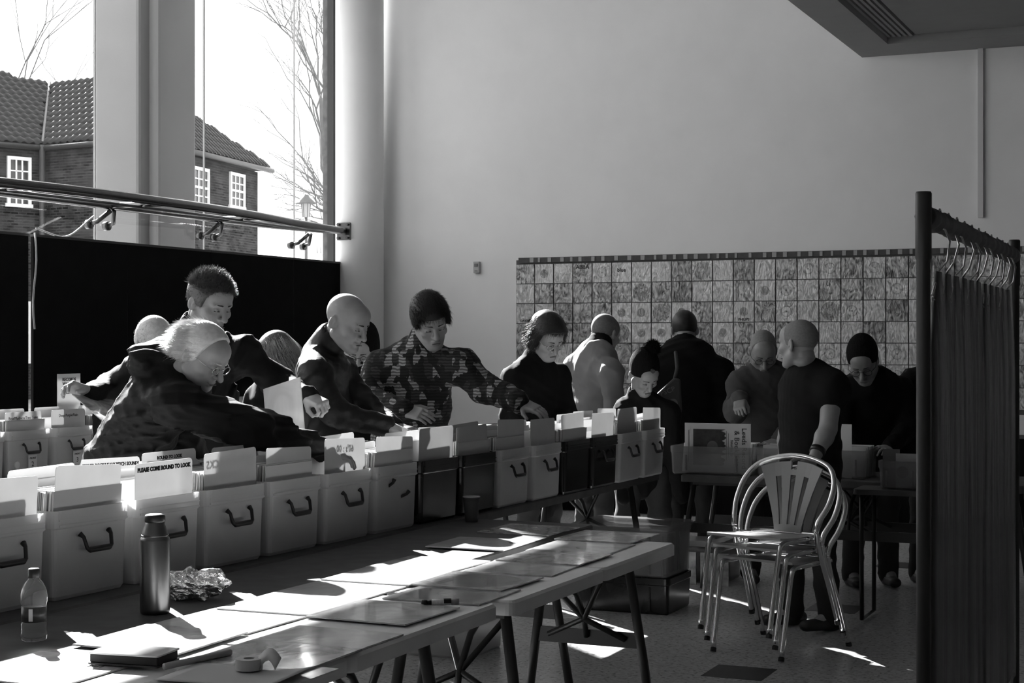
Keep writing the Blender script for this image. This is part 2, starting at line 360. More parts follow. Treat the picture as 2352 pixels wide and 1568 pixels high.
def along(wk, px):                                       # where a pixel column meets a wall line
    p, q = walls[wk][1:]; k = (px - CX) / F; d = q - p; s_ = (k * p.y - p.x) / (d.x - k * d.y); return s_ * d.length, p.y + d.y * s_
for wk, px, t0, t1, wd in (('A', 43, 368, 468, .42), ('C', 459, 392, 470, .9), ('C', 543, 405, 473, .9)):
    s_, yy = along(wk, px); sash(wk, s_, EYE + (CY - t1) / F * yy, EYE + (CY - t0) / F * yy, wd if wk == 'C' else .55)
for wk, px in (('A', 43), ('C', 459), ('C', 543)):
    s_, yy = along(wk, px); sash(wk, s_, 1.0, 2.6, .9 if wk == 'C' else .55)
# roof slopes: corner points from eaves to ridge, pantiles laid on each slope
def up(p, z): return Vector((p.x, p.y, z))
ZR = EYE + (CY - 190) / F * 51.0
ov = .35
rA = up(C1 + Vector((-1.0, 4.0, 0)), ZR); rA0 = up(C0 + Vector((-2.6, 4.4, 0)), ZR + .25); rB = up(Vector((-11.7, 49.4, 0)), ZR + .3)
def coplane(p0, p1, p2, q):
    n = (p1 - p0).cross(p2 - p0); q.z = p0.z - ((q.x - p0.x) * n.x + (q.y - p0.y) * n.y) / n.z; return q
def slope(quad, name='roof_slope', tiles=True):
    n = (quad[1] - quad[0]).cross(quad[-1] - quad[0]).normalized()
    if n.z < 0: n = -n
    mb = MB(); vs = [q - HO for q in quad] + [q - HO - n * .08 for q in quad]; k = len(quad)
    mb.add(vs, [tuple(range(k)), tuple(range(2 * k - 1, k - 1, -1))] + [(i, k + i, k + (i + 1) % k, (i + 1) % k) for i in range(k)])
    o = mb.build(name, mat('roof_felt', .03, .9), house)
    if not tiles: return o
    e = (quad[1] - quad[0]).normalized(); u = n.cross(e).normalized()
    if u.z < 0: u = -u
    pts2 = [((q - quad[0]).dot(e), (q - quad[0]).dot(u)) for q in quad]
    def inside(x, y):
        r_ = False
        for i in range(len(pts2)):
            (x1, y1), (x2, y2) = pts2[i], pts2[i - 1]
            if (y1 > y) != (y2 > y) and x < (x2 - x1) * (y - y1) / (y2 - y1) + x1: r_ = not r_
        return r_
    mtx = Matrix(((e.x, u.x, n.x, 0), (e.y, u.y, n.y, 0), (e.z, u.z, n.z, 0), (0, 0, 0, 1)))
    xs = [p[0] for p in pts2]; ys = [p[1] for p in pts2]; y = .0; row = 0
    while y < max(ys):
        x = min(xs)
        while x < max(xs):
            if inside(x + .13, y + .15):
                wpt = quad[0] + e * x + u * y; ppx = CX + wpt.x / wpt.y * F
                if -40 < ppx < 640:
                    ob = link(pantile, 'roof_tile', o); m4 = mtx.copy(); m4.translation = wpt - HO + n * .012; ob.matrix_local = m4 @ Matrix.Rotation(math.radians(2.5), 4, 'X')
            x += .27
        y += .33; row += 1
    return o
pv = []; N_ = 7
for yy in (0, .36):
    for i in range(N_):
        s_ = i / (N_ - 1); pv.append((s_ * .285, yy, .055 * (math.sin(2 * math.pi * s_) * .5 + .5) + (.02 if yy == 0 else 0)))
pv += [(p[0], p[1], p[2] - .025) for p in pv[:N_]]
pantile = bpy.data.meshes.new('roof_tile')
pantile.from_pydata(pv, [], [(i, i + 1, N_ + i + 1, N_ + i) for i in range(N_ - 1)] + [(i + 1, i, 2 * N_ + i, 2 * N_ + i + 1) for i in range(N_ - 1)])
pantile.materials.append(m_roof); pantile.shade_smooth()
nA = Vector(((C1 - C0).y, -(C1 - C0).x, 0)).normalized() * ov; nB = Vector(((C2 - C1).y, -(C2 - C1).x, 0)).normalized() * ov; nC = Vector(((C3 - C2).y, -(C3 - C2).x, 0)).normalized() * ov
eC1 = up(C1 + nA * .5 + nB * .5, ZE); eC2 = up(C2 + nB + nC, ZE); eC3 = up(C3 + nC + Vector((.1, .4, 0)), ZE)
coplane(up(C0 + nA, ZE), eC1, rA, rA0); coplane(eC1, eC2, rA, rB); rC = rB.copy()
slope([up(C0 + nA, ZE), eC1, rA, rA0])
slope([eC1, eC2, rB, rA])
slope([eC2, eC3, rC])
slope([up(C4, ZE), up(C5, ZE), rA0, rA, rC], tiles=False); slope([eC3, up(C4, ZE), rC], tiles=False)
for p, q in ((up(C0 + nA, ZE), eC1), (eC1, eC2), (eC2, eC3)):
    MB().tube([p - HO + Vector((0, 0, -.08)), q - HO + Vector((0, 0, -.08))], .085, 8).build('gutter', mat('gutter_black', .03, .5), house, True)
MB().tube([C1 + nA * .6 + nB * .6 - HO + Vector((0, 0, .2)), C1 + nA * .6 + nB * .6 - HO + Vector((0, 0, ZE))], .09, 8).build('downpipe', mat('gutter_black', .03, .5), house, True)
MB().tube([eC1 - HO + Vector((0, 0, .08)), rA - HO + Vector((0, 0, .05))], .05, 6).build('valley_lead', mat('lead', .08, .5), house)

def tree(name, label, base, ht, seed, lean, spread, depth, r0):
    rr = random.Random(seed); mb = MB(); o = thing(name, label, 'tree', base)
    trunk = MB()
    def grow(p, d, L, r, k, dest):
        q = p + d * L
        m_ = p.lerp(q, .5) + Vector((rr.uniform(-1, 1), rr.uniform(-1, 1), rr.uniform(-1, 1))) * L * .07
        dest.tube([p, m_, q], [r, r * .85, r * .7], 5 if r > .05 else 3, False)
        if k == 0: return
        for i in range(rr.choice((2, 3, 3))):
            nd = (d + Vector((rr.uniform(-1, 1), rr.uniform(-1, 1), rr.uniform(-.5, .7))) * spread).normalized()
            grow(q if i < 2 else m_, nd, L * rr.uniform(.58, .82), r * rr.uniform(.5, .68), k - 1, mb)
    grow(Vector((0, 0, 0)), Vector(lean).normalized(), ht, r0, depth, trunk)
    mk = mat('bark', .10, .9, var=.3)
    trunk.build('trunk', mk, o, True); mb.build('branches', mk, o, True)
tree('bare_tree', 'bare winter tree whose twigs reach past the end of the glass', (-2.45, 34, -.15), 3.0, 21, (-.03, 0, 1), .72, 7, .16)
tree('bare_tree', 'distant bare tree rising behind the house roof', (-20.8, 64, -.15), 6.3, 5, (.0, 0, 1), .62, 7, .11)
# street lamp
lp = thing('street_lamp', 'lantern street lamp on a slim post outside', 'street lamp', ((703 - CX) / F * 30, 30, -.15))
mk = mat('lamp_iron', .05, .5)
zt = EYE + (CY - 447) / F * 30 + .15
MB().lathe([(.09, 0), (.09, .8), (.04, .9), (.03, zt - .42)], 12).build('post', mk, lp, True)
MB().lathe([(.06, zt - .42), (.085, zt - .17), (.085, zt - .15)], 6).build('lantern', mat('lamp_glass', .25, .3), lp)
MB().lathe([(.19, zt - .17), (.18, zt - .15), (.07, zt - .05), (.045, zt)], 20).build('hood', mk, lp, True)
for i in range(6):
    t_ = i * math.pi / 3; MB().tube([(.062 * math.cos(t_), .062 * math.sin(t_), zt - .42), (.088 * math.cos(t_), .088 * math.sin(t_), zt - .16)], .008, 5).build('bar', mk, lp)
# far pavilion with crested white roof and a low wall
pv_ = thing('pavilion', 'small far pavilion with white crested roof', 'pavilion', ((735 - CX) / F * 60, 60, -.15))
MB().box(-1.6, 1.6, -1, 1, 0, 4.4).build('body', mat('pavilion_wall', .3, .8), pv_)
MB().add([(-1.9, -1.2, 4.4), (1.9, -1.2, 4.4), (1.9, 1.2, 4.4), (-1.9, 1.2, 4.4), (-.2, 0, 5.0), (.9, 0, 5.0)], [(0, 1, 5, 4), (1, 2, 5), (2, 3, 4, 5), (3, 0, 4), (3, 2, 1, 0)]).build('roof', mat('pavilion_white', .75, .6), pv_)
for i in range(8): MB().cone((-.1 + i * .13, 0, 5.0), (-.1 + i * .13, 0, 5.3), .03, .01, 5).build('finial', mat('pavilion_wall', .3, .8), pv_)
MB().box(-1.6, 3.0, -.2, .2, 0, 2.86).build('boundary_wall', m_brick, None, label='brick boundary wall outside beside the street lamp', cat='wall').location = ((715 - CX) / F * 24, 24, -.15)
# ------------------------------------------------------------------ tables
T_H = .74; RF = TH + math.pi / 2                         # RF: local x runs along b, local -y faces the room (a)
m_ptop = mat('pale_table_plastic', .62, .45, var=.12, scale=4, bump=.06, bscale=90)
m_leg = mat('dark_table_steel', .03, .4, .5)
m_dtop = mat('dark_table_top', .06, .7, var=.3, scale=12)
def table(label, a0, a1, b0, b1, top, z=T_H, name='folding_table', seam=True, group=None, insets=(.38, .38)):
    o = thing(name, label, 'table', RA((a0 + a1) / 2, (b0 + b1) / 2, 0), TH, group); w = (a1 - a0) / 2; l = (b1 - b0) / 2
    if seam:
        for s_ in (-1, 1):
            MB().rbox(-w, w, min(.002 * s_, l * s_), max(.002 * s_, l * s_), z - .045, z, .028, 4, cham=.008).build('table_top', top, o)
    else: MB().rbox(-w, w, -l, l, z - .04, z, .03, 4, cham=.006).build('table_top', top, o)
    for s_, ins in ((-1, insets[0]), (1, insets[1])):
        y = s_ * (l - ins)
        for q in (-1, 1):
            MB().tube([(q * (w - .055), y, z - .045), (q * (w + .05), y + s_ * .03, .0)], .0175, 10).build('leg', m_leg, o, True)
        MB().box(-w + .02, w - .02, y + s_ * .01 - .006, y + s_ * .01 + .006, .40, .455).build('crossbar', m_leg, o)
        MB().tube([(-.0, y, .43), (-.0, y - s_ * .02, .50), (0, y - s_ * .10, .60), (0, y - s_ * .26, z - .05)], .011, 8).build('brace', m_leg, o, True)
        for q in (-1, 1):
            MB().tube([(q * .15, y + s_ * .0, .43), (0, y - s_ * .025, .50), (-q * .13, y - s_ * .16, z - .05)], .011, 6).build('strut', m_leg, o, True)
        MB().box(-w + .05, w - .05, y - .018, y + .018, z - .062, z - .045).build('leg_bracket', m_leg, o)
    return o
T1 = table('pale folding table carrying tape, notebook and LP sleeves', -2.39, -1.95, 2.55, 4.28, m_ptop)
T2 = table('pale folding table with LP sleeves, end to end with another', -2.36, -1.925, 4.33, 5.85, m_ptop, insets=(.06, .38))
T3 = table('black covered table with thermos flask and row of LP sleeves', -3.03, -2.43, 2.4, 6.3, m_dtop, name='covered_table', seam=False)
T4 = table('long dark table carrying the row of record crates', -3.66, -3.05, 2.4, 8.98, m_dtop, name='long_table', seam=False)
T5 = table('dark table with clear boxes in front of the sleeve wall', -2.9, -1.0, 8.88, 9.55, m_dtop, name='dark_table', seam=False, insets=(.1, .1))
T6 = table('long dark table of crates by the black boards', -6.75, -6.15, 5.4, 12.6, m_dtop, name='long_table', seam=False)

# ------------------------------------------------------------------ crates and records
m_clear = see_through(mat('milky_plastic', .78, .35, var=.05, trans=.45), .28)
m_darkbox = mat('dark_crate_plastic', .014, .22, var=.2)
m_handle = mat('black_handle', .012, .4)
m_card = mat('divider_card', .60, .7, var=.06, scale=9, trans=.34)
m_card2 = mat('divider_card_grey', .5, .7, var=.06, scale=9, trans=.35)
m_ink = mat('black_ink', .01, .8); m_ink2 = mat('pale_ink', .16, .8)
def ring(w, d, r, n=4):
    pts = []
    for cx, cy, a0 in ((w / 2 - r, d - r, 0), (-w / 2 + r, d - r, 90), (-w / 2 + r, r, 180), (w / 2 - r, r, 270)):
        for i in range(n + 1):
            t_ = math.radians(a0 + 90 * i / n); pts.append((cx + r * math.cos(t_), cy + r * math.sin(t_)))
    return pts
def shell(w, d, lv, r=.03):                              # lv: list of (inset, z)
    vs = []; k = 0
    for ins, z in lv:
        q = ring(w - 2 * ins, d - 2 * ins, max(r - ins, .006)); k = len(q); vs += [(x, y + ins, z) for x, y in q]
    fs = [(l * k + i, l * k + (i + 1) % k, (l + 1) * k + (i + 1) % k, (l + 1) * k + i) for l in range(len(lv) - 1) for i in range(k)]
    fs += [tuple(range(k))[::-1], tuple(range((len(lv) - 1) * k, len(lv) * k))]
    return MB().add(vs, fs)
CW, CD, CH = .352, .455, .265
def crate_meshes(w, d, h, m):
    lv = [(.022, 0), (.014, .012), (.007, h - .055), (.001, h - .05), (.0, h - .02), (.0, h), (.011, h), (.012, h - .05), (.026, .006)]
    body = shell(w, d, lv).mesh('body', m)
    hd = MB().tube([(-.066, .0, h - .075), (-.062, -.012, h - .085), (-.056, -.02, h - .118), (-.045, -.021, h - .124), (.045, -.021, h - .124), (.056, -.02, h - .118), (.062, -.012, h - .085), (.066, .0, h - .075)],
                   [.009, .006, .006, .009, .009, .006, .006, .009], 8).mesh('handle', m_handle, True)
    rib = MB().box(-w / 2 + .02, w / 2 - .02, -.001, .006, h - .048, h - .042).box(-w / 2 + .02, w / 2 - .02, -.001, .006, h - .030, h - .026).mesh('rim_rib', m)
    return body, hd, rib
CM = {'clear': crate_meshes(CW, CD, CH, m_clear), 'dark': crate_meshes(CW, CD, CH, m_darkbox)}
def island_mat(name, lo, hi, rough=.5, trans=0., coat=0.):
    m = mat(name, .5, rough, coat=coat, trans=trans); t = m.node_tree; b = t.nodes['Principled BSDF']
    g = t.nodes.new('ShaderNodeNewGeometry'); r = t.nodes.new('ShaderNodeMapRange'); r.inputs['To Min'].default_value = lo; r.inputs['To Max'].default_value = hi
    t.links.new(g.outputs['Random Per Island'], r.inputs['Value']); t.links.new(r.outputs[0], b.inputs['Base Color']); return m
m_packed = island_mat('packed_sleeves', .12, .80, .45)
def packed(seed, d=.40, w=.31, h=.312):
    rr = random.Random(seed); mb = MB(); y = 0.; lean = rr.uniform(-.02, .05)
    while y < d:
        th = rr.uniform(.003, .0055); hh = h + rr.uniform(-.004, .005); dx = rr.uniform(-.005, .005); sh = Matrix.Shear('XZ', 4, (0, lean)) if False else Matrix.Identity(4)
        vs = [(x + dx, yy + (lean * z / h * 2 if z else 0), z) for z in (0, hh) for yy in (y, y + th) for x in (-w / 2, w / 2)]
        mb.add(vs, [(0, 2, 3, 1), (4, 5, 7, 6), (0, 1, 5, 4), (2, 6, 7, 3), (0, 4, 6, 2), (1, 3, 7, 5)]); y += th + rr.uniform(.0005, .004)
    return mb.mesh('packed_records', m_packed)
PACK = [packed(i) for i in range(5)]
card_poly = lambda w, h, r=.012: [(-w / 2, 0), (w / 2, 0), (w / 2, h - r), (w / 2 - r * .3, h - r * .3), (w / 2 - r, h), (-w / 2 + r, h), (-w / 2 + r * .3, h - r * .3), (-w / 2, h - r)]
def card_mesh(w, h, m, bend=0.):
    mb = MB(); p = card_poly(w, h); Rm = Matrix.Rotation(math.pi / 2, 4, 'X'); mb.prism(p, -.0008, .0008, Rm); return mb.mesh('divider_card', m)
CARDS = {(w, h, k): card_mesh(w, h, m) for w in (.30, .29) for h in (.36, .372, .34) for k, m in (('w', m_card), ('g', m_card2))}
def place_local(base, rz, x, y, z): return base + Matrix.Rotation(rz, 3, 'Z') @ Vector((x, y, z))
def card(base, rz, x, y, kind, h, label, group, txt=None, front=True, lean=.0, size=.03, ink=None, w=.30, tilt=0., lift=0., tz=.03, bold=.0):
    o = link(CARDS[(w, h, kind)], 'divider_card', None, label=label, cat='divider card', group=group)
    o.matrix_world = Matrix.Translation(place_local(base, rz, x, y, .008 + lift)) @ Matrix.Rotation(rz, 4, 'Z') @ Matrix.Rotation(-lean, 4, 'X') @ Matrix.Rotation(tilt, 4, 'Y')
    if txt:
        l_ = letters(txt, size, ink or m_ink, o, XZ(0, -.0014 if front else .0014, h - tz, 0, False) if front else XZ(0, .0014, h - tz, 0, True), bold=bold)
    return o
# front row of crates, one by one along the long table
row = [('clear', None, 'w'), ('clear', None, 'w'), ('clear', 'PLEASE COME ROUND TO LOOK', 'w'), ('clear', 'SOUNDTRACKS', 'w'), ('clear', 'UK/US INDIE', 'w'), ('clear', "60's : 00", 'w'), ('clear', None, 'w'),
       ('dark', None, 'g'), ('dark', None, 'g'), ('clear', None, 'w'), ('clear', None, 'w'), ('dark', None, 'g'), ('dark', None, 'g'), ('clear', None, 'g'), ('clear', None, 'g')]
CR_B = []
for i, (kind, txt, ck) in enumerate(row):
    b = 3.74 + .37 * (i - 1) + .185; a = -3.135 + .028 * (b - 3.74)
    base = RA(a, b, T_H + .001); rz = RF + R.uniform(-.02, .02) - .02; CR_B.append((base, rz))
    G = 'record crates in the row on the long table'
    lab = {'clear': 'milky plastic record crate with black handle in the long row', 'dark': 'glossy black plastic record crate in the long row'}[kind]
    if txt and i < 6: lab = 'milky record crate holding the card lettered ' + {2: 'PLEASE COME ROUND', 3: 'SOUNDTRACKS', 4: 'UK/US INDIE', 5: '60s'}[i]
    lab = {0: 'milky record crate at the near end of the long row, behind the water bottle', 1: 'milky record crate between the water bottle and the thermos flask', 6: 'milky record crate whose black handle is knocked askew', 7: 'first black crate after the milky ones, beside the paper cup', 8: 'black crate right behind the paper cup', 9: 'milky record crate just after the paper cup and black crates', 10: 'milky record crate just before the second pair of black crates', 11: 'black crate without handle in the second black pair', 12: 'black crate with handle in the second black pair', 13: 'milky record crate just past the second pair of black crates', 14: 'last milky record crate at the far end of the long row'}.get(i, lab)
    c = thing('record_crate', lab, 'crate', base, rz, G)
    bd, hd, rib = CM[kind]
    link(bd, 'body', c); link(rib, 'rim_rib', c)
    h_ = link(hd, 'handle', c, label='black swing handle')
    if i == 6: h_.matrix_local = Matrix.Translation((0, -.004, .18)) @ Matrix.Rotation(.45, 4, 'Y') @ Matrix.Rotation(1.2, 4, 'X') @ Matrix.Translation((0, 0, -.18))
    if i in (7, 8, 11): bpy.data.objects.remove(h_)
    pk = link(PACK[i % 5], 'packed_records', None, place_local(base, rz, 0, .04, .008), rz, label='tightly packed LP sleeves filling a crate of the long row', cat='records', group='records in the long row', kind='stuff')
    gl_ = 'divider cards standing in the long row'
    wt = {0: 'plain pale divider card at the front of a milky crate', 1: 'plain divider card at the front of a black crate'}[0 if kind == 'clear' else 1]
    if txt: wt = 'white divider card lettered ' + txt + ' at a crate front'
    fr_ = txt is not None and i == 2
    lean = R.uniform(-.05, .03); tl = R.uniform(-.03, .05)
    card(base, rz, -.0 + R.uniform(-.012, .012), .032, ck, .372 if i % 2 else .36, wt, gl_, txt, fr_, lean, .0185 if i == 2 else .038, m_ink, .30, tl, .01 if i < 7 else .02, .022 if i == 2 else .04, .0012 if i == 2 else .0008)
    # a second card further back
    if i not in (11,):
        t2 = {2: 'STOVER ROCK/HEAVY PSYCH SOUNDS', 3: 'ROUND TO LOOK'}.get(i)
        card(base, rz, R.uniform(-.02, .02), .25 + R.uniform(-.06, .12), 'w' if i < 8 else 'g', .36, ('divider card lettered ' + t2 + ' deeper in a crate') if t2 else 'plain divider card standing deeper among the packed records', gl_, t2, True, R.uniform(-.12, .04), .0165, m_ink, .30, R.uniform(-.03, .05), .012, .022, .0006)
    for q in range(2 if i < 7 else 3):
        y_ = .09 + R.uniform(0, .30)
        card(base, rz, R.uniform(-.02, .02), y_, 'w' if R.random() < .6 else 'g', .34, 'plain divider card standing deeper among the packed records', gl_, None, True, R.uniform(-.1, .05), .0165, m_ink, .29, R.uniform(-.04, .04), .0)

# crates along the table by the boards
base_b = [(7.02 + .385 * (i - 2)) for i in range(13)]
for i, b in enumerate(base_b):
    base = RA(-6.19 + R.uniform(-.01, .01), b + .19, T_H + .001); rz = RF
    lab = 'milky record crate on the table by the black boards'
    if i in (2, 3): lab = 'milky record crate with the note FRONT %d' % i
    c = thing('record_crate', lab, 'crate', base, rz, 'record crates by the black boards')
    bd, hd, rib = CM['clear']; link(bd, 'body', c); link(rib, 'rim_rib', c); link(hd, 'handle', c)
    if i in (2, 3):
        nt_ = MB().box(-.035, .035, -.003, .0, -.04, .04).build('paper_note', mat('note_paper', .7, .8), c); nt_.location = (.01, .0, .085)
        letters('FRONT', .016, m_ink, nt_, XZ(0, -.0036, .022), shear=.2); letters(str(i), .04, m_ink, nt_, XZ(0, -.0036, -.012))
    if i == 2:
        for zz, tx in ((.075, 'Q'), (.025, None)):
            s_ = MB().cone((-.11, .008, zz), (-.11, .002, zz), .02, .02, 20).build('round_sticker', mat('note_paper', .7, .8) if tx else m_ink, c)
    link(PACK[(i + 2) % 5], 'packed_records', None, place_local(base, rz, 0, .04, .008), rz, label='tightly packed LP sleeves in crates by the black boards', cat='records', group='records by the boards', kind='stuff')
    tx = {1: 'Beatles A -', 2: 'Beat/Madness/Two Tone', 3: 'Deep Purple/Rain'}.get(i)
    card(base, rz, 0, .05, 'w', .36, ('printed divider card lettered ' + tx) if tx else 'plain divider card in a crate by the boards', 'divider cards by the boards', tx, True, .02, .024, m_ink, .30, 0, .0, .035)
    card(base, rz, .01, .2, 'w', .372, 'white divider card standing deep in a crate by the boards', 'divider cards by the boards', None, True, -.03)
# notice
nb = RA(-6.42, bw(158, -6.42), T_H + .001); zt = EYE + (CY - 858) / F * nb.y
nt_ = thing('paper_notice', 'white paper notice reading RECORDS WANTED behind the crates', 'notice', nb, RF)
nt_.location.z = T_H + .05
hN = zt - T_H - .05
MB().box(-.105, .105, -.0015, .0015, 0, hN).build('sheet', mat('notice_paper', .62, .8, trans=.3), nt_)
for k, (tx, ik) in enumerate((('RECORDS', m_ink), ('WANTED', m_ink), ('CASH P', m_ink2), ('PLEASE', m_ink))):
    letters(tx, .028, ik, nt_, XZ(0, -.003, hN - .035 - .026 * k), bold=.0006)

# ------------------------------------------------------------------ LP sleeves on the tables
def art_glint_mat(name, lo, hi, seed, mode='noise', rough=.16):
    m = mat(name, .5, rough, coat=.5); t = m.node_tree; b = t.nodes['Principled BSDF']
    tcn = t.nodes.new('ShaderNodeTexCoord'); oi = t.nodes.new('ShaderNodeObjectInfo'); ad = t.nodes.new('ShaderNodeVectorMath'); ad.operation = 'ADD'
    sc = t.nodes.new('ShaderNodeVectorMath'); sc.operation = 'SCALE'; sc.inputs['Scale'].default_value = 37.0; cb = t.nodes.new('ShaderNodeCombineXYZ')
    for k in range(3): t.links.new(oi.outputs['Random'], cb.inputs[k])
    t.links.new(cb.outputs[0], sc.inputs[0]); t.links.new(tcn.outputs['Object'], ad.inputs[0]); t.links.new(sc.outputs[0], ad.inputs[1])
    n = t.nodes.new('ShaderNodeTexNoise'); n.inputs['Scale'].default_value = seed; n.inputs['Detail'].default_value = 5; n.inputs['Distortion'].default_value = 1.2 if 'wall' not in name else 2.5  # printed art; on wall sleeves the streaks also paint crinkled plastic reflections
    mps = t.nodes.new('ShaderNodeMapping'); mps.inputs['Scale'].default_value = (1, 1, .55 if 'wall' in name else 1); mps.inputs['Rotation'].default_value = (0, .5 if 'wall' in name else 0, 0)
    t.links.new(ad.outputs[0], mps.inputs['Vector']); t.links.new(mps.outputs[0], n.inputs['Vector'])
    r = t.nodes.new('ShaderNodeMapRange'); r.inputs['From Min'].default_value = .35; r.inputs['From Max'].default_value = .65; r.inputs['To Min'].default_value = lo; r.inputs['To Max'].default_value = hi
    t.links.new(n.outputs['Fac'], r.inputs['Value']); last = r.outputs[0]
    if mode in ('disc', 'ring', 'label'):
        ln = t.nodes.new('ShaderNodeVectorMath'); ln.operation = 'LENGTH'; t.links.new(tcn.outputs['Object'], ln.inputs[0])
        rp = t.nodes.new('ShaderNodeValToRGB'); e = rp.color_ramp.elements; rp.color_ramp.interpolation = 'LINEAR'
        R_ = seed_r[name]
        mr = t.nodes.new('ShaderNodeMapRange'); mr.inputs['From Max'].default_value = R_; t.links.new(ln.outputs['Value'], mr.inputs['Value']); t.links.new(mr.outputs[0], rp.inputs['Fac'])
        stops = {'disc': [(0, .9), (.10, .9), (.12, .7), (.30, .75), (.33, .5), (.90, .6), (.96, 1.15), (1, 1.15)],
                 'ring': [(0, .25), (.07, .4), (.09, 1.1), (.38, .95), (.41, .6), (.46, .6), (.50, 1.05), (1, 1.)],
                 'label': [(0, .8), (.06, .4), (.36, .5), (.42, 1.1), (1, 1.1)]}[mode]
        e[0].position, e[0].color = stops[0][0], (stops[0][1],) * 3 + (1,); e[1].position, e[1].color = stops[-1][0], (stops[-1][1],) * 3 + (1,)
        for p_, c_ in stops[1:-1]: el = e.new(p_); el.color = (c_, c_, c_, 1)
        mu = t.nodes.new('ShaderNodeMath'); mu.operation = 'MULTIPLY'; t.links.new(last, mu.inputs[0]); t.links.new(rp.outputs[0], mu.inputs[1]); last = mu.outputs[0]
    t.links.new(last, b.inputs['Base Color'])
    nb_ = t.nodes.new('ShaderNodeTexNoise'); nb_.inputs['Scale'].default_value = 9 if 'wall' not in name else 26; nb_.inputs['Distortion'].default_value = 1.6
    ms = t.nodes.new('ShaderNodeMapping'); ms.inputs['Scale'].default_value = (1, .35, .35); ms.inputs['Rotation'].default_value = (0, .5, .5)
    t.links.new(ad.outputs[0], ms.inputs['Vector']); t.links.new(ms.outputs[0], nb_.inputs['Vector'])
    bp = t.nodes.new('ShaderNodeBump'); bp.inputs['Strength'].default_value = .12 if 'wall' not in name else .9; bp.inputs['Distance'].default_value = .01
    t.links.new(nb_.outputs['Fac'], bp.inputs['Height']); t.links.new(bp.outputs[0], b.inputs['Normal']); t.links.new(bp.outputs[0], b.inputs['Coat Normal'])
    return m
seed_r = {'lp_disc': .15, 'wall_disc': .088, 'wall_ring': .105, 'wall_label': .105}
m_lp = [art_glint_mat('lp_art_pale', .5, .9, 7), art_glint_mat('lp_art_mid', .2, .75, 11), art_glint_mat('lp_art_white', .65, .85, 4), art_glint_mat('lp_disc', .25, .6, 6, 'disc')]
lp_me = [MB().box(-.157, .157, -.157, .157, -.002, .002).mesh('lp_sleeve', m) for m in m_lp]
film = see_through(mat('clear_film', .7, .06, spec=.6), .86)
def lp(px, py, k, label, group, da=0., rot=0., z=T_H + .0035, tilt=0.):
    p = OZ(px, py, z); o = link(lp_me[k], 'lp_sleeve', None, label=label, cat='record', group=group)
    o.location = (p.x, p.y, z); o.rotation_euler = (tilt, 0, TH + rot); return o
GF = 'LP sleeves in the row on the black covered table'; GN = 'LP sleeves on the pale folding tables'
far = [(110, 1535, 0, 0.), (372, 1466, 0, .03), (532, 1424, 2, -.02), (672, 1386, 2, .03), (790, 1352, 2, -.01), (890, 1322, 2, .02), (985, 1295, 0, -.03), (1105, 1248, 2, .03), (1215, 1216, 1, -.02)]
for i, (px, py, k, r_) in enumerate(far):
    lab = {1: 'LP sleeve with the shadow of the thermos flask across it', 7: 'plain white LP sleeve with small round dark emblem', 8: 'dark LP sleeve at the far end of the covered table', 0: 'LP sleeve with small lettering by the water bottle'}.get(i, 'square LP sleeve in sunlight on the black covered table')
    o = lp(px, py, k, lab, GF, rot=r_, z=T_H + .003 + .0045 * (i % 2))
    if i == 7: MB().cone((.11, .05, .0021), (.11, .05, .0026), .017, .017, 20).build('emblem', m_ink, o)
    if i == 0: letters('LIVE', .022, m_ink2, o, Matrix.Translation((.09, .06, .0024)) @ Matrix.Rotation(math.pi, 4, 'Z'))
near = [(560, 1553, 0, .0), (628, 1506, 1, .02), (735, 1470, 0, .0), (882, 1405, 0, -.03), (1040, 1364, 3, .02), (1098, 1334, 3, -.03), (1205, 1303, 0, .04), (1275, 1279, 1, -.02), (1335, 1257, 0, .02), (1395, 1232, 1, -.02)]
for i, (px, py, k, r_) in enumerate(near):
    lab = 'square LP sleeve in clear film on a pale folding table'
    if k == 3: lab = 'LP sleeve with large dark disc motif on pale table'
    if i == 0: lab = 'LP sleeve under the notebook and tape roll'
    if i == 3: lab = 'LP sleeve right below the marker pens'
    if i == 9: lab = 'mottled LP sleeve at the far end of the pale table'
    o = lp(px, py, k, lab, GN, rot=r_, z=T_H + .003 + .0045 * (i % 2))
    MB().box(-.158, .158, -.158, .158, .0022, .0026).build('film', film, o)

# ------------------------------------------------------------------ small things on the near tables
fl = OZ(356, 1408, T_H); th = thing('thermos_flask', 'brushed steel thermos flask with black stopper on the covered table', 'flask', fl)
hh = EYE + (CY - 1180) / F * fl.y - T_H
m_flask = mat('flask_steel', .2, .3, 1., var=.08, scale=30, stretch=(1, 1, .1))
MB().lathe([(.036, 0), (.041, .004), (.042, .015), (.042, hh * .735), (.041, hh * .755), (.038, hh * .768), (.036, hh * .775), (.0365, hh * .782), (.0365, hh * .79), (.0365, hh * .80), (.036, hh * .805), (.030, hh * .875), (.027, hh * .9), (.027, hh * .925)], 36).build('body', m_flask, th, True)
MB().lathe([(.038, hh * .786), (.0385, hh * .789), (.038, hh * .792)], 36).build('ring', m_leg, th, True)
MB().lathe([(.0275, hh * .92), (.0285, hh * .93), (.0285, hh * .975), (.027, hh * .99), (.02, hh)], 32).build('stopper', m_handle, th, True)
wb = OZ(78, 1470, T_H); wt_ = thing('water_bottle', 'clear plastic drink bottle with dark cap and label', 'bottle', wb)
hb = EYE + (CY - 1305) / F * wb.y - T_H
m_pet = bpy.data.materials.new('clear_plastic'); m_pet.use_nodes = True
b_ = m_pet.node_tree.nodes['Principled BSDF']; b_.inputs['Transmission Weight'].default_value = .92; b_.inputs['Roughness'].default_value = .06; b_.inputs['IOR'].default_value = 1.2; b_.inputs['Base Color'].default_value = (.8, .8, .8, 1)
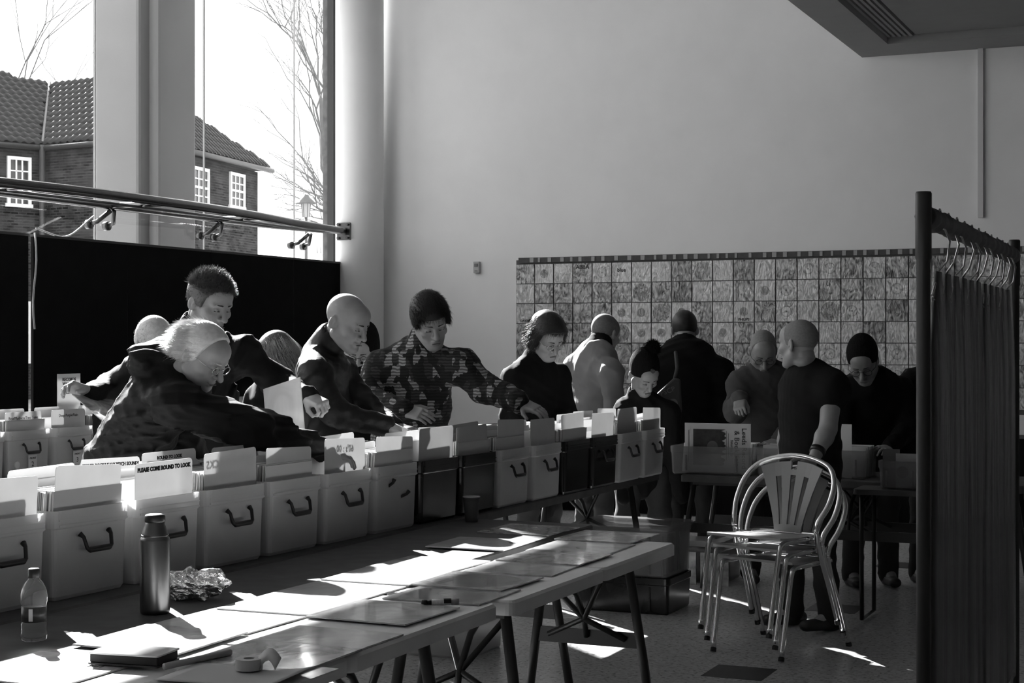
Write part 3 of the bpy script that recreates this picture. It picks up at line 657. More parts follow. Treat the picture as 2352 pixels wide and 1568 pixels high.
MB().lathe([(.026, 0), (.032, .004), (.033, .02), (.032, hb * .12), (.033, hb * .24), (.031, hb * .26), (.031, hb * .5), (.033, hb * .53), (.0335, hb * .64), (.030, hb * .72), (.023, hb * .80), (.0135, hb * .86), (.0125, hb * .90)], 32).build('body', m_pet, wt_, True)
MB().lathe([(.0318, hb * .27), (.0318, hb * .48)], 32).build('label_band', mat('dark_label', .04, .4, var=.4, scale=60), wt_, True)
MB().box(-.004, .006, -.0325, -.0315, hb * .29, hb * .46).build('barcode', mat('note_paper', .7, .8), wt_)
MB().lathe([(.0145, hb * .875), (.015, hb * .88), (.015, hb * .985), (.013, hb)], 24).build('cap', m_handle, wt_, True)
# crumpled foil: a lumpy two-lobed shape with hard facets
rr = random.Random(11); fo = OZ(440, 1378, T_H); fv = []; ff = []
nu, nv = 34, 20
for j in range(nv + 1):
    for i in range(nu):
        th_ = 2 * math.pi * i / nu; ph = math.pi * j / nv; x = math.cos(th_) * math.sin(ph); y = math.sin(th_) * math.sin(ph); z = math.cos(ph)
        k = 1 + .16 * math.sin(3.1 * x * 3 + 2 * z) + .10 * math.sin(7 * y + 5 * z) + rr.uniform(-.085, .085) + (.22 if x > .3 and z > .0 else 0) - (.16 if abs(x - .15) < .14 else 0)
        fv.append((x * .085 * k, y * .06 * k, max(.0, .045 + z * .047 * k)))
for j in range(nv):
    for i in range(nu): ff.append((j * nu + i, (j + 1) * nu + i, (j + 1) * nu + (i + 1) % nu, j * nu + (i + 1) % nu))
m_foil = mat('foil', .75, .22, 1., bump=.9, bscale=75)
o = MB().add(fv, ff).build('crumpled_foil', m_foil, None, label='ball of crumpled aluminium foil beside the thermos flask', cat='foil'); o.location = (fo.x, fo.y, T_H)
# dark notebook, its top cover coloured white for the sun's glare
nb_p = OZ(308, 1527, T_H); nbk = thing('notebook', 'thick black notebook lying closed beside rolled paper', 'notebook', (nb_p.x, nb_p.y, T_H + .008), TH + .14)
MB().box(-.088, .088, -.05, .05, .004, .024).build('page_block', mat('page_edges', .03, .8), nbk, bevel=.002)
MB().rbox(-.092, .092, -.055, .055, .024, .028, .006).build('cover', mat('cover_sun_glare', .75, .15, var=.1), nbk, bevel=.001)
MB().rbox(-.092, .092, -.055, .055, 0, .004, .006).build('cover', m_handle, nbk)
rp_ = OZ(455, 1530, T_H); d_ = (OZ(520, 1512, T_H) - OZ(395, 1540, T_H)).normalized()
MB().tube([-d_ * .105, d_ * .105], .008, 12).build('rolled_paper', mat('grey_paper', .42, .8), None, True, label='thin tube of rolled grey paper by the notebook', cat='paper roll').location = (rp_.x, rp_.y, T_H + .017)
sh = OZ(540, 1560, T_H); sv = []; sf = []; NX = 10
for j in range(NX + 1):
    for i in range(NX + 1):
        x = (i / NX - .5) * .30; y = (j / NX - .5) * .20; z = .0005 + .018 * max(0, x / .15 - .55) ** 2 * 3 + .004 * math.sin(i * .9) * (j / NX) * .3 + .0012
        sv.append((x, y, z))
for j in range(NX):
    for i in range(NX): q = j * (NX + 1) + i; sf.append((q, q + 1, q + NX + 2, q + NX + 1))
ps = MB().add(sv, sf).build('paper_sheet', mat('soft_paper', .55, .85, trans=.2), None, True, label='curling sheet of pale paper under the tape roll', cat='paper')
ps.location = (sh.x, sh.y, T_H + .008); ps.rotation_euler = (0, 0, TH + .1); md = ps.modifiers.new('thickness', 'SOLIDIFY'); md.thickness = .0008
tp = OZ(572, 1537, T_H + .012); tpo = thing('tape_roll', 'roll of masking tape with a loose torn end', 'tape', (tp.x, tp.y, T_H + .013), TH)
m_tape = mat('masking_tape', .48, .75, var=.06, bump=.1, bscale=120)
ro, ri = .031, .0125; vs = []; n = 40
for (r_, z) in ((ro, 0), (ro, .025), (ri, .025), (ri, 0)): vs += [(r_ * math.cos(2 * math.pi * i / n), r_ * math.sin(2 * math.pi * i / n), z) for i in range(n)]
MB().add(vs, [(l * n + i, l * n + (i + 1) % n, ((l + 1) % 4) * n + (i + 1) % n, ((l + 1) % 4) * n + i) for l in range(4) for i in range(n)]).build('roll', m_tape, tpo)
MB().lathe([(.0122, .004), (.0122, .0235)], 24).build('core', m_ink, tpo)
tv = []
for i in range(9):
    s_ = i / 8; ang = .3 + s_ * .5; x = .030 + .055 * s_; zz = .012 + .028 * math.sin(s_ * math.pi * .9); tv += [(x, -.004 - .02 * s_, zz - .012), (x - .012 + .02 * s_, .010 - .02 * s_, zz + .014)]
tl = MB().add(tv, [(2 * i, 2 * i + 2, 2 * i + 3, 2 * i + 1) for i in range(8)]).build('loose_end', m_tape, tpo, True); md = tl.modifiers.new('thickness', 'SOLIDIFY'); md.thickness = .001
mkp = OZ(1008, 1386, T_H + .012); mk_ = thing('marker_pen', 'chunky marker pens lying on an LP sleeve', 'marker', (mkp.x, mkp.y, T_H + .016), .12)
MB().cone((-.02, 0, 0), (.035, 0, 0), .0095, .0095, 16).build('barrel', mat('marker_white', .6, .4, var=.3, scale=90), mk_, True)
MB().cone((.036, 0, 0), (.058, 0, 0), .010, .0095, 16).build('end_cap', mat('marker_grey', .25, .4), mk_, True)
MB().cone((-.021, 0, 0), (-.034, 0, 0), .0075, .006, 12).cone((-.034, 0, 0), (-.05, 0, .002), .0075, .0065, 12).build('cap', m_handle, mk_, True)
MB().box(.014, .035, -.0098, .0098, -.002, .0098).build('label_band', m_ink, mk_)
cp = OZ(1083, 1198, T_H); cu_ = thing('paper_cup', 'dark paper cup standing against the black crates', 'cup', cp)
MB().lathe([(.026, 0), (.0265, .002), (.036, .105)], 28).build('cup', mat('dark_cup', .05, .6), cu_, True)
MB().lathe([(.0355, .103), (.0375, .105), (.0375, .108), (.0355, .109)], 28).build('rim', mat('cup_rim', .35, .6), cu_, True)

# ------------------------------------------------------------------ boxes on the dark table and poster
def tub(label, base, rz, w, d, h, m, group=None, lid=None, name='storage_box', cat='box'):
    c = thing(name, label, cat, base, rz, group)
    lv = [(.018, 0), (.012, .01), (.006, h - .04), (.0, h - .035), (.0, h), (.010, h), (.011, h - .04), (.022, .005)]
    shell(w, d, lv).build('body', m, c)
    for s_ in (-1, 1): MB().box(s_ * w * .30 - .004, s_ * w * .30 + .004, .0, .012, .02, h - .05).build('rib', m, c)
    if lid: shell(w + .012, d + .012, [(.0, h - .012), (.0, h + .012), (.012, h + .018), (.03, h + .018)]).build('lid', lid, c)
    return c
m_dim = see_through(mat('dim_clear_plastic', .22, .25, trans=.2), .5)
def tz(px, py, z): return OZ(px, py, z)
for i, (px, w_) in enumerate(((1632, .50), (1785, .26), (1928, .30))):
    k = (px - CX) / F; y_ = 8.93 / (UX * k + UY); base = Vector((k * y_, y_, T_H + .001))
    labs = ('clear box holding the record fair poster', 'clear box behind the hip of the man in the t-shirt', 'clear box of small records beside the white card')
    tub(labs[i], base, TH, w_, .34, .16, m_dim, 'clear boxes on the dark table')
    o = link(PACK[i], 'packed_records', None, place_local(base, TH, 0, .10, .008), TH, label='packed record sleeves in clear boxes on the dark table', cat='records', group='records on the dark table', kind='stuff'); o.scale = (w_ * 2.6, .5, .52)
k = (1648 - CX) / F; y_ = 8.98 / (UX * k + UY); base = Vector((k * y_, y_, T_H + .012))
po = thing('record_fair_poster', 'white record fair poster turned sideways in clear box', 'poster', base, TH)
hp = EYE + (CY - 972) / F * y_ - T_H - .012; wp = 148 / F * y_ * 1.06
MB().box(-wp / 2, wp / 2, 0, .002, 0, hp).build('sheet', mat('poster_paper', .5, .75), po)
pr = []; rr = random.Random(3)
x0, x1, z0, z1 = -wp * .37, wp * .10, hp * .14, hp * .88
pr = [(x0, z0)] + [(x1 + rr.uniform(-.02, .02), z0 + (z1 - z0) * i / 22) for i in range(23)] + [(x0, z1)]
Rm = Matrix.Rotation(math.pi / 2, 4, 'X')
MB().prism(pr, .0006, .0012, Rm).build('print_block', mat('poster_ink', .03, .7, var=.9, scale=22), po)
MB().cone((-.03, -.0014, hp * .53), (-.03, -.0018, hp * .53), .032, .032, 20).build('print_disc', mat('poster_grey', .14, .7), po)
for tx, sz, xx in (('Leeds Record', .042, wp * .40), ('& Book Fair', .042, wp * .29), ('Saturday 12', .02, wp * .215)):
    letters(tx, sz, m_ink, po, XZ(xx, -.0012, hp * .5, -math.pi / 2))
for xx, h0, h1 in ((wp * .165, .3, .8), (wp * .135, .25, .85), (-wp * .44, .2, .85)): MB().box(xx - .0015, xx + .0015, -.0012, -.0004, hp * h0, hp * h1).build('print_line', m_ink2, po)
k = (1938 - CX) / F; y_ = 8.99 / (UX * k + UY)
MB().box(-.045, .045, -.001, .001, 0, EYE + (CY - 974) / F * y_ - T_H).build('white_card', mat('bright_card', .75, .7), None, label='blank white card standing up behind the man in t-shirt', cat='card').matrix_world = Matrix.Translation((k * y_, y_, T_H)) @ Matrix.Rotation(TH, 4, 'Z')
base = P(2066, 787, 8.55); base.z = T_H - .02
sb = thing('side_table', 'small dark table with one record box beside the rack', 'table', (base.x + .12, base.y + .12, 0), TH)
MB().rbox(-.3, .3, -.2, .2, T_H - .05, T_H - .022, .02).build('table_top', m_dtop, sb)
for s_ in (-1, 1): MB().tube([(s_ * .26, -.17, T_H - .05), (s_ * .26, -.16, .02), (s_ * .26, .16, .02), (s_ * .26, .17, T_H - .05)], .012, 8).build('leg', m_leg, sb, True)
tub('clear box of records beside the clothes rack', base, TH, .235, .26, .15, m_dim)
b2_ = place_local(base, TH, .045, .03, .006)
sv_ = thing('single_sleeve', 'white record sleeve with dark round label in box by the rack', 'record', b2_, TH)
MB().box(-.07, .07, 0, .003, 0, .185).build('sleeve', mat('sleeve_pale', .42, .6), sv_)
MB().cone((-.035, -.0006, .085), (-.035, 0, .085), .032, .032, 24).build('disc_label', m_ink, sv_)
b2_ = place_local(base, TH, -.055, .06, .006)
MB().box(-.045, .045, 0, .002, 0, .205).build('divider_card', mat('dim_card', .14, .7), None, label='grey divider card in box by the clothes rack', cat='divider card').matrix_world = Matrix.Translation(b2_) @ Matrix.Rotation(TH, 4, 'Z')
# low stack of magazines on the far end of the crates
mg = P(1105, 955, 10.6); 
for i in range(5):
    z_ = T_H + .14 + .016 * i
    MB().box(-.15, .15, -.11, .11, 0, .014).build('magazine', mat('mag_%d' % (i % 3), (.5, .12, .3)[i % 3], .4), None, label='magazine in the small pile past the reaching arm', cat='magazine', group='pile of magazines').matrix_world = Matrix.Translation((mg.x, mg.y, z_)) @ Matrix.Rotation(TH + .05 * (i % 3), 4, 'Z')
MB().box(-.16, .16, -.12, .12, 0, .139).build('cardboard_box', mat('carton', .25, .8), None, label='carton under the pile of magazines', cat='box', ).matrix_world = Matrix.Translation((mg.x, mg.y, T_H)) @ Matrix.Rotation(TH, 4, 'Z')
ft = table('small table with carton and magazines beyond the crates', ab(mg)[0] - .3, ab(mg)[0] + .3, ab(mg)[1] - .3, ab(mg)[1] + .3, m_dtop, seam=False, name='side_table', insets=(.06, .06))

# ------------------------------------------------------------------ boxes under the tables
m_floorbox = see_through(mat('cloudy_plastic', .6, .3, trans=.4), .25)
def fz(px, py): return OZ(px, py, 0)
q = fz(1335, 1402); a_, b_ = ab(q)
base = RA(a_ + .22, b_ + .02, 0.001)
tub('black floor box under a clear lidded box', base, TH, .58, .42, .20, m_darkbox)
tub('clear lidded box of records on a black box', base + Vector((0, 0, .202)), TH, .58, .42, .27, m_dim, lid=m_dim)
o = link(PACK[1], 'packed_records', None, base + Vector((0, 0, .21)) + Matrix.Rotation(TH, 3, 'Z') @ Vector((0, .04, 0)), TH, label='record sleeves packed in the clear lidded box', cat='records', kind='stuff'); o.scale = (1.5, .85, .7)
q = fz(1215, 1412); a_, b_ = ab(q)
for i in range(2):
    tub('cloudy box on the floor under the pale table, %s' % ('topmost of its stack' if i else 'lowest of its stack'), RA(a_ - .12, b_ - .08, .001 + .176 * i), TH, .42, .32, .172, m_floorbox, lid=m_floorbox if i else None)
q = fz(990, 1520); a_, b_ = ab(q)
for i in range(2):
    tub('cloudy box below the notebook table, %s' % ('standing on the lower box' if i else 'standing on the floor'), RA(a_ - .12, b_ + .1, .001 + .196 * i), TH, .55, .4, .192, m_floorbox)
q = fz(1625, 1325); a_, b_ = ab(q); b_ -= .28
tub('cloudy box on the floor behind the chairs', RA(a_, b_, .001), TH, .40, .4, .2, m_dim, lid=m_dim)
MB().rbox(-.17, .17, -.13, .13, 0, .035, .02).build('carrier_bag', mat('grey_bag', .2, .35), None, label='folded grey bag on the cloudy box behind the chairs', cat='bag').matrix_world = Matrix.Translation(RA(a_, b_ + .18, .222)) @ Matrix.Rotation(TH, 4, 'Z')
mgz = RA(a_ - .06, b_ - .06, .0)
for i in range(2):
    MB().box(-.09, .09, 0, .012, 0, .20).build('magazine', mat('mag_cover', .3, .4, var=.8, scale=16), None, label='glossy magazine leaning on a box behind the chairs', cat='magazine', group='magazines leaning on the box').matrix_world = Matrix.Translation(mgz + Vector((.19 * i, -.09 * i, .001))) @ Matrix.Rotation(TH, 4, 'Z')

# ------------------------------------------------------------------ stacked chairs
m_chrome = mat('chrome_tube', .72, .12, 1.); m_splat = mat('grey_splat', .24, .5, var=.06); m_rubber = mat('rubber_foot', .02, .7)
def arc3(pts, n=6):                                      # smooth path through points (Catmull-Rom)
    pts = [Vector(p) for p in pts]; out_ = []
    for i in range(len(pts) - 1):
        p0, p1, p2, p3 = pts[max(i - 1, 0)], pts[i], pts[i + 1], pts[min(i + 2, len(pts) - 1)]
        for k in range(n):
            s_ = k / n; out_.append(.5 * ((2 * p1) + (-p0 + p2) * s_ + (2 * p0 - 5 * p1 + 4 * p2 - p3) * s_ ** 2 + (-p0 + 3 * p1 - 3 * p2 + p3) * s_ ** 3))
    return out_ + [pts[-1]]
def make_chair():
    ps = {}
    seat = [(-.205, -.21), (.205, -.21), (.215, -.19), (.19, .20), (.14, .225), (-.14, .225), (-.19, .20), (-.215, -.19)]
    sm_ = MB().prism(seat, .446, .458); sm_.v = [(p[0], p[1], p[2] - (p[1] + .21) * .07) for p in sm_.v]
    ps['seat'] = [(sm_.mesh('seat', mat('seat_grey', .3, .35)), None)]
    ps['seat_rail'] = [(MB().tube(arc3([(-.2, -.16, .428), (-.2, .1, .43), (-.15, .2, .435), (.15, .2, .435), (.2, .1, .43), (.2, -.16, .428)], 4), .011, 10).mesh('seat_rail', m_chrome, True), None)]
    ps['leg'] = []
    for s_ in (-1, 1):
        ps['leg'].append((MB().tube(arc3([(s_ * .19, -.285, .012), (s_ * .195, -.235, .26), (s_ * .198, -.205, .40), (s_ * .2, -.175, .428), (s_ * .2, -.12, .432), (s_ * .2, .05, .432)], 5), .0125, 12).mesh('leg', m_chrome, True), MB().cone((s_ * .19, -.288, 0), (s_ * .19, -.284, .018), .0145, .0145, 12).mesh('rubber_foot', m_rubber)))
        ps['leg'].append((MB().tube(arc3([(s_ * .245, .26, .012), (s_ * .237, .185, .20), (s_ * .232, .11, .36), (s_ * .23, .075, .47)], 5), .0125, 12).mesh('leg', m_chrome, True), MB().cone((s_ * .245, .263, 0), (s_ * .245, .258, .018), .0145, .0145, 12).mesh('rubber_foot', m_rubber)))
    hoop = [(-.23, .075, .465), (-.238, .085, .51), (-.262, .15, .60), (-.25, .215, .70), (-.18, .262, .775), (0, .285, .812), (.18, .262, .775), (.25, .215, .70), (.262, .15, .60), (.238, .085, .51), (.23, .075, .465)]
    ps['back_hoop'] = [(MB().tube(arc3(hoop, 6), .014, 14).mesh('back_hoop', m_chrome, True), None)]
    # fan-shaped back panel with three slots
    mb = MB(); cols = []
    def pt(s, t, d):                                     # s in -1..1 across, t in 0..1 up
        wdt = .075 + .10 * t ** 1.3; x = s * wdt; z = .44 + .345 * t - .03 * s * s * t; y = .195 + .075 * t - .035 * s * s * t + d; return (x, y, z)
    ss = [-1, -.63, -.43, -.10, .10, .43, .63, 1]; tt = [0, .1, .2, .32, .45, .58, .7, .8, .88, 1]
    for i in range(7):
        for j in range(9):
            if i in (1, 3, 5) and 1 <= j <= 6: continue
            if i == 3 and j == 8: continue
            c = [pt(ss[i], tt[j], 0), pt(ss[i + 1], tt[j], 0), pt(ss[i + 1], tt[j + 1], 0), pt(ss[i], tt[j + 1], 0)]
            d = [(p[0], p[1] + .012, p[2]) for p in c]
            mb.add(c + d, [(0, 1, 2, 3), (7, 6, 5, 4), (0, 4, 5, 1), (1, 5, 6, 2), (2, 6, 7, 3), (3, 7, 4, 0)])
    ps['back_panel'] = [(mb.mesh('back_panel', m_splat), None)]
    return ps
CHP = make_chair()
cA = OZ(1654, 1494, 0); cB = OZ(1803, 1513, 0); cC = OZ(1754, 1461, 0); cD = OZ(1937, 1482, 0)
cc_ = (cA + cB + cC + cD) / 4; fw = ((cA + cB) - (cC + cD)).normalized(); rzc = math.atan2(fw.y, fw.x) + math.pi / 2
for i, lab in enumerate(('lowest of the three stacked chrome chairs, feet on the floor', 'middle one of the three stacked chrome chairs', 'topmost stacked chrome chair with the grey slotted back')):
    off = Matrix.Rotation(rzc, 3, 'Z') @ Vector((0, -.055 * i, 0))
    ch = thing('stacking_chair', lab, 'chair', (cc_.x + off.x, cc_.y + off.y, .062 * i), rzc, 'three stacked chrome chairs')
    for nm, lst in CHP.items():
        for me, ft_ in lst:
            o = link(me, nm, ch)
            if ft_: link(ft_, 'rubber_foot', o)

# ------------------------------------------------------------------ clothes rack
r0 = Vector(((2121 - CX) / F * 4.0, 4.0, 0)); r1 = Vector(((2330 - CX) / F * 5.87, 5.87, 0)); zr = EYE + (CY - 440) / F * 4.0
dR = (r1 - r0).normalized(); LR = (r1 - r0).length; rzR = math.atan2(dR.y, dR.x)
rk = thing('clothes_rack', 'black clothes rack with a taped top rail', 'clothes rack', r0, rzR)
m_rack = mat('black_rack', .016, .5, var=.3, scale=15)
for x in (0, LR):
    MB().lathe([(.0175, .03), (.0175, zr - .17), (.020, zr - .165), (.0205, zr - .005), (.018, zr)], 20, (x, 0, 0)).build('post', m_rack, rk, True)
    MB().tube([(x, -.28, .03), (x, .28, .03)], .016, 10).build('foot', m_rack, rk, True)
MB().tube([(0, 0, .12), (LR, 0, .12)], .014, 10).build('bottom_rail', m_rack, rk, True)
pts = [(.015 + (LR - .03) * i / 60, .002 * math.sin(i * 1.7), zr - .06 + .0025 * math.sin(i * 2.3)) for i in range(61)]
MB().tube(pts, [.024 + .004 * abs(math.sin(i * .9)) + .002 * math.sin(i * 2.9) for i in range(61)], 14).build('top_rail', m_rack, rk, True)
m_wire = mat('hanger_wire', .5, .25, 1.); m_cloth = mat('dark_garment', .012, .8, var=.5, scale=5, sheen=.2)
m_bag = see_through(mat('garment_film', .10, .10, spec=.7, bump=.6, bscale=7, stretch=(3, 3, .5)), .72)
rr = random.Random(5)
for i in range(11):
    x = .24 + i * (LR - .48) / 10; yaw = math.radians(86 + rr.uniform(-2, 2))
    g = thing('hanging_garment', 'dark garment under clear film on wire hanger of the rack', 'garment', r0 + dR * x + Vector((0, 0, .30)), rzR + (0 if i % 3 else .0), 'garments on the clothes rack')
    cy, sy = math.cos(yaw), math.sin(yaw); zb = zr - .06 - .30
    def L(u, z, d=0.): return (u * sy + d * cy, u * cy - d * sy, z)
    sg = 1 if i % 2 else -1
    hk = [L(sg * .034 * math.cos(t_), zb + .0 + .034 * math.sin(t_), .004) for t_ in [math.radians(200 - 20 * q_) for q_ in range(12)]]
    hk += [L(sg * .03, zb - .022, .02), L(sg * .012, zb - .05, .03), L(-sg * .028, zb - .10, .02), L(-sg * .015, zb - .125), L(0, zb - .14)]
    MB().tube(hk, .003, 6).build('hook', m_wire, g, True)
    W_ = .17; H0 = zb - .145
    MB().tube([L(0, H0 + .01), L(-W_, H0 - .05), L(-W_ + .01, H0 - .06), L(W_ - .01, H0 - .06), L(W_, H0 - .05), L(0, H0 + .01)], .003, 6).build('hanger', m_wire, g, True)
    for nm, mm, g_, n_ in (('garment', m_cloth, 0., 24), ('film_cover', m_bag, .012, 30)):
        vs = []; nz_ = 14
        for j in range(nz_ + 1):
            t_ = j / nz_; z = (H0 + .015 - t_ * (H0 - .02)) if nm == 'garment' else (H0 + .03 - t_ * (H0 + .02))
            ww = (.05 + (W_ - .05) * min(1, t_ * 9)) + .03 * t_ + g_; dd = .008 + .009 * min(1, t_ * 5) + g_ * .5
            for k in range(n_):
                q_ = 2 * math.pi * k / n_; f = 1 + .16 * math.sin(5 * q_ + i) * t_ + .10 * math.sin(9 * q_ + 2 * i + 4 * t_)
                vs.append(L(ww * math.copysign(abs(math.cos(q_)) ** .7, math.cos(q_)), z, dd * f * math.sin(q_)))
        fs = [(l * n_ + k, l * n_ + (k + 1) % n_, (l + 1) * n_ + (k + 1) % n_, (l + 1) * n_ + k) for l in range(nz_) for k in range(n_)]
        if nm == 'garment': fs += [tuple(range(n_))[::-1], tuple(range(nz_ * n_, (nz_ + 1) * n_))]
        MB().add(vs, fs).build(nm, mm, g, True)

# ------------------------------------------------------------------ wall of record sleeves
bS = B_WALL - .02; kk = (1184 - CX) / F; yL = bS / (UX * kk + UY); aL = (VX * kk + VY) * yL; zS = EYE + (CY - 607) / F * yL
pnl = thing('sleeve_rail', 'dark striped rail running above the wall of sleeves', 'rail', RA(aL + .03, B_WALL - .012, zS + .012), TH)
m_rail = mat('dark_rail', .05, .6, var=.3, scale=20); m_clip = mat('pale_clip', .32, .5)
MB().box(0, 4.75, -.006, .010, 0, .05).build('rail', m_rail, pnl)
rr = random.Random(2); x = .12
while x < 4.7:
    MB().box(x, x + rr.uniform(.018, .04), -.011, -.006, .004, .046).build('clip', m_clip, pnl); x += rr.choice((.085, .10, .13))
mw = [art_glint_mat('wall_ring', .26, .75, 18, 'ring', .25), art_glint_mat('wall_disc', .2, .68, 20, 'disc', .25), art_glint_mat('wall_label', .40, .66, 12, 'label', .25), art_glint_mat('wall_picture', .06, .62, 13, rough=.25), art_glint_mat('wall_pale', .34, .72, 15, rough=.25), art_glint_mat('wall_dark', .04, .42, 16, rough=.3)]
sl = [MB().box(-.0925, .0925, -.003, .003, -.0905, .0905).mesh('record_sleeve', m) for m in mw]
labs = ['single in pale paper sleeve with round centre ring on the wall', 'picture disc single showing a large dark disc on the wall', 'single with small dark round label on the wall', 'single with mottled picture cover on the wall', 'single with pale plain cover on the wall', 'single with dark picture cover on the wall']
rr = random.Random(42)
special = {(0, 3): ('ABBA', 3, .055, .055), (2, 0): ('DAYSHI', 4, .028, -.07), (2, 11): ('PHILIPS', 2, .032, -.07), (0, 5): ('blue', 4, .05, .02)}
for r_ in range(7):
    for c in range(24):
        left = c < 12
        k = rr.choices(range(6), weights=(.6, 1.5, .4, 4, 2.4, 1.0) if left else (4, .6, .3, 3, 2, .3))[0]
        sp_ = special.get((r_, c)); lab = labs[k]
        if sp_: k = sp_[1]; lab = 'single on the wall lettered ' + sp_[0].replace('\n', ' ')
        o = link(sl[k], 'record_sleeve', None, label=lab, cat='record', group='singles displayed on the back wall')
        o.matrix_world = Matrix.Translation(RA(aL + .098 + c * .1957, B_WALL - .0045 - rr.uniform(0, .006), zS - .094 - r_ * .1888)) @ Matrix.Rotation(TH, 4, 'Z') @ Matrix.Rotation(rr.uniform(-.012, .012), 4, 'Y')
        if sp_: letters(sp_[0], sp_[2], m_ink, o, XZ(0, -.0036, sp_[3]), bold=.001)
MB().box(0, 4.72, -.0, .0012, 0, 1.40).build('backing_board', mat('backing_dark', .10, .8), None, label='dark backing sheet behind the wall of singles', cat='backing').matrix_world = Matrix.Translation(RA(aL, B_WALL - .0015, zS - 1.36)) @ Matrix.Rotation(TH, 4, 'Z')

# cloth-covered table along the sleeve wall
wt2 = thing('draped_table', 'long table under a black cloth below the sleeve wall', 'table', RA(-3.9, B_WALL - .5, 0), TH)
MB().box(-2.5, 2.9, -.30, .30, .70, .735).build('table_top', m_dtop, wt2)
cv = []; n_ = 120
for zz in (.737, .01):
    for i in range(n_ + 1): cv.append((-2.52 + 5.44 * i / n_, -.32 + (.015 * math.sin(i * 1.1) + .01 * math.sin(i * .43) if zz < .5 else 0), zz))
cl_ = MB().add(cv, [(i, i + 1, n_ + 2 + i, n_ + 1 + i) for i in range(n_)]).build('table_cloth', m_board, wt2, True); md = cl_.modifiers.new('thickness', 'SOLIDIFY'); md.thickness = .004
for sx in (-2.3, 0, 2.7):
    for sy in (-.22, .22): MB().tube([(sx, sy, 0), (sx, sy, .70)], .015, 8).build('leg', m_leg, wt2)
